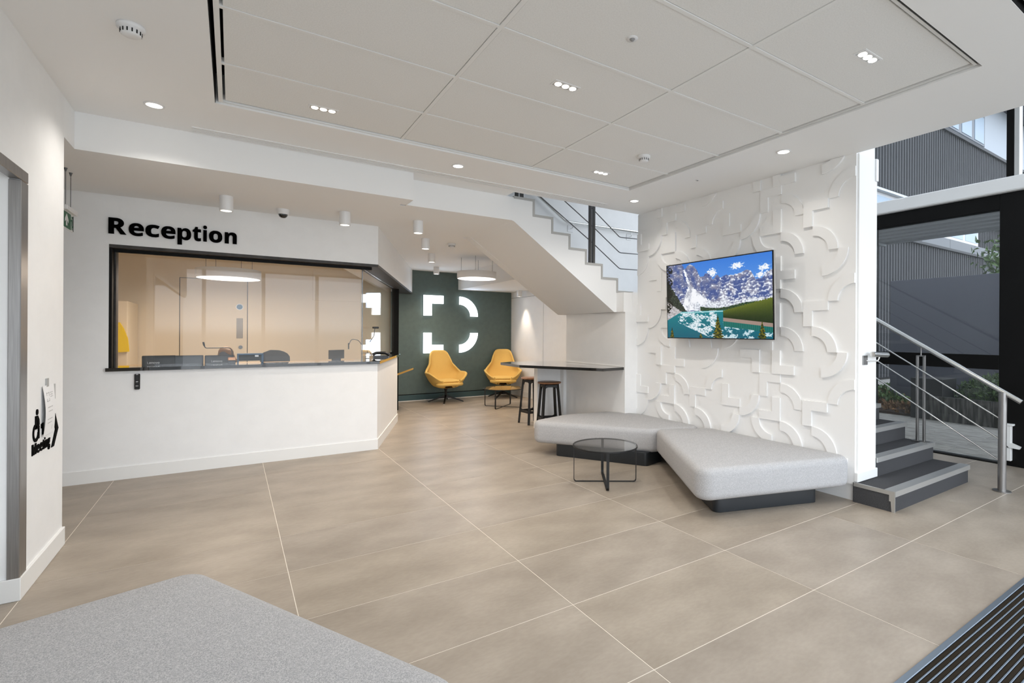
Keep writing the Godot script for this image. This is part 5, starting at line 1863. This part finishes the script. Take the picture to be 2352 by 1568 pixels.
func build_lounge() -> void:
	var c := thing("lounge_chair", "yellow swivel lounge chair on a black star base left, under the lit logo", "armchair", Vector3.ZERO, "yellow lounge chairs by the green wall")
	shell_chair(c)
	c.position = Vector3(3.62, 0, -9.78)
	c.rotation.y = 0.05
	dup(c, Vector3(4.93, 0, -9.83), "yellow swivel lounge chair behind the round table, partly hidden by the bar top", -0.44)
	low_table("coffee_table", "round glass table on thin dark loop legs before the farther yellow chair", Vector3(4.33, 0, -8.62), 0.385, 0.36, 0.72)
	# illuminated logo
	var s := thing("logo_sign", "illuminated white four piece corner bracket and arc logo on the green wall", "sign", Vector3(3.91, 1.58, -10.3))
	var m := emit(Color(0.95, 0.98, 1.0), 2.4)
	var Z := -10.262
	var x0 := 3.305
	var y0 := 0.978
	var L := 1.208
	var a := 0.425
	var w := 0.172
	var P := Transform3D(Basis(), Vector3(x0, y0, Z))
	var lp := [PackedVector2Array([Vector2(0, L), Vector2(0, L - a), Vector2(w, L - a), Vector2(w, L - w), Vector2(a, L - w), Vector2(a, L)]),
		PackedVector2Array([Vector2(0, 0), Vector2(a, 0), Vector2(a, w), Vector2(w, w), Vector2(w, a), Vector2(0, a)])]
	for sgn in [1.0, -1.0]:
		var arc := PackedVector2Array()
		for k in 17:
			var t := PI / 2 * k / 16
			arc.append(Vector2(L - a + sin(t) * a, L - a + cos(t) * a))
		for k in 17:
			var t := PI / 2 * (16 - k) / 16
			arc.append(Vector2(L - a + sin(t) * (a - w), L - a + cos(t) * (a - w)))
		if sgn < 0:
			var fl := PackedVector2Array()
			for q in arc:
				fl.append(Vector2(q.x, L - q.y))
			arc = fl
		lp.append(arc)
	for q in lp:
		var st := st_new()
		prism(st, q, P, 0.03)
		part("lit_piece", st, m, s)
		st = st_new()
		var grown := Geometry2D.offset_polygon(q, -0.012)
		for g in grown:
			prism(st, g, Transform3D(Basis(), Vector3(x0, y0, -10.3)), 0.036)
		part("back_tray", st, mats.steel_bright, s)
	var halo := Color(0.75, 0.86, 1.0)
	for q in [Vector3(0.13, L - 0.13, 0), Vector3(0.13, 0.13, 0), Vector3(L - 0.15, L - 0.15, 0), Vector3(L - 0.15, 0.15, 0)]:
		area(s, Vector3(x0, y0, Z + 0.05) + q, 0.16, halo, Vector2(0.3, 0.3), Vector3(0, PI, 0))

# ---------------------------------------------------------------- ceiling devices
func smoke(label: String, p: Vector3, r: float) -> void:
	var t := thing("smoke_detector", label, "smoke detector", p)
	var st := st_new()
	lathe(st, [[0.0, -0.052], [r * 0.55, -0.052], [r * 0.72, -0.045], [r * 0.75, -0.022], [r, -0.018], [r, 0.0], [0.0, 0.0]], p, 28)
	part("body", st, mats.white_plastic, t)
	for k in 14:
		var a := TAU * k / 14
		st = st_new()
		var d := Vector3(cos(a), 0, sin(a))
		var n := Vector3(-d.z, 0, d.x)
		var c := p + d * (r * 0.735) + Vector3(0, -0.034, 0)
		prism(st, PackedVector2Array([Vector2(-0.0025, -0.009), Vector2(0.0025, -0.009), Vector2(0.0025, 0.009), Vector2(-0.0025, 0.009)]), Transform3D(Basis(n, Vector3.UP, n.cross(Vector3.UP)), c - n.cross(Vector3.UP) * 0.002), 0.004)
		part("slot", st, mats.black_void, t)

func build_small_things() -> void:
	smoke("round white smoke detector on the plain ceiling at top left", Vector3(-0.433, 2.955, -3.327), 0.058)
	smoke("round white smoke detector in the panelled ceiling near the patterned wall", Vector3(3.025, 2.979, -3.299), 0.056)
	smoke("small white smoke detector on the lounge ceiling beside the cylinder lights", Vector3(2.64, 2.69, -6.92), 0.056)
	for s in [["tiny white round ceiling sensor in the middle ceiling panel", Vector3(1.765, 2.979, -2.021), 0.03], ["tiny white sensor on the ceiling border above the television", Vector3(3.883, 2.955, -3.449), 0.02]]:
		var p: Vector3 = s[1]
		var r: float = s[2]
		var t := thing("ceiling_sensor", s[0], "sensor", p)
		var st := st_new()
		lathe(st, [[r * 0.5, -0.004], [r, -0.003], [r, 0.0]], p, 24)
		part("ring", st, mats.white_plastic, t)
		st = st_new()
		lathe(st, [[0.0, -0.012], [r * 0.32, -0.011], [r * 0.5, -0.004]], p, 20)
		part("lens", st, mat(Color(0.6, 0.6, 0.6), 0.3), t)
	var d := thing("dome_camera", "white dome security camera with black eye on the soffit right of the Reception lettering", "security camera", Vector3(0.441, 2.69, -6.0))
	var p := d.position
	var st := st_new()
	lathe(st, [[0.046, -0.052], [0.055, -0.04], [0.06, -0.01], [0.06, 0.0]], p, 28)
	part("housing", st, mats.white_plastic, d)
	st = st_new()
	lathe(st, [[0.0, -0.09], [0.02, -0.087], [0.036, -0.075], [0.044, -0.055], [0.044, -0.045]], p, 28)
	part("dome", st, mats.black_gloss, d)
	# push latch on the dark door frame
	var l := thing("door_latch", "small cream push latch with lever low on the dark frame beside the end post", "door latch", Vector3(7.03, 0.25, -1.86))
	bx(l, "upper_plate", mats.skirt, Vector3(7.0, 0.24, -1.9), Vector3(7.05, 0.44, -1.835), 0.004)
	bx(l, "lower_plate", mats.skirt, Vector3(7.0, 0.06, -1.895), Vector3(7.05, 0.2, -1.835), 0.004)
	bx(l, "cap", mats.skirt, Vector3(6.99, 0.44, -1.91), Vector3(7.05, 0.46, -1.815), 0.003)
	st = st_new()
	prism(st, PackedVector2Array([Vector2(-1.89, 0.25), Vector2(-1.845, 0.26), Vector2(-1.755, 0.225), Vector2(-1.765, 0.2), Vector2(-1.85, 0.205)]), Transform3D(Basis(Vector3(0, 0, 1), Vector3.UP, Vector3(-1, 0, 0)), Vector3(7.03, 0, 0)), 0.04)
	part("lever", st, mats.skirt, l)
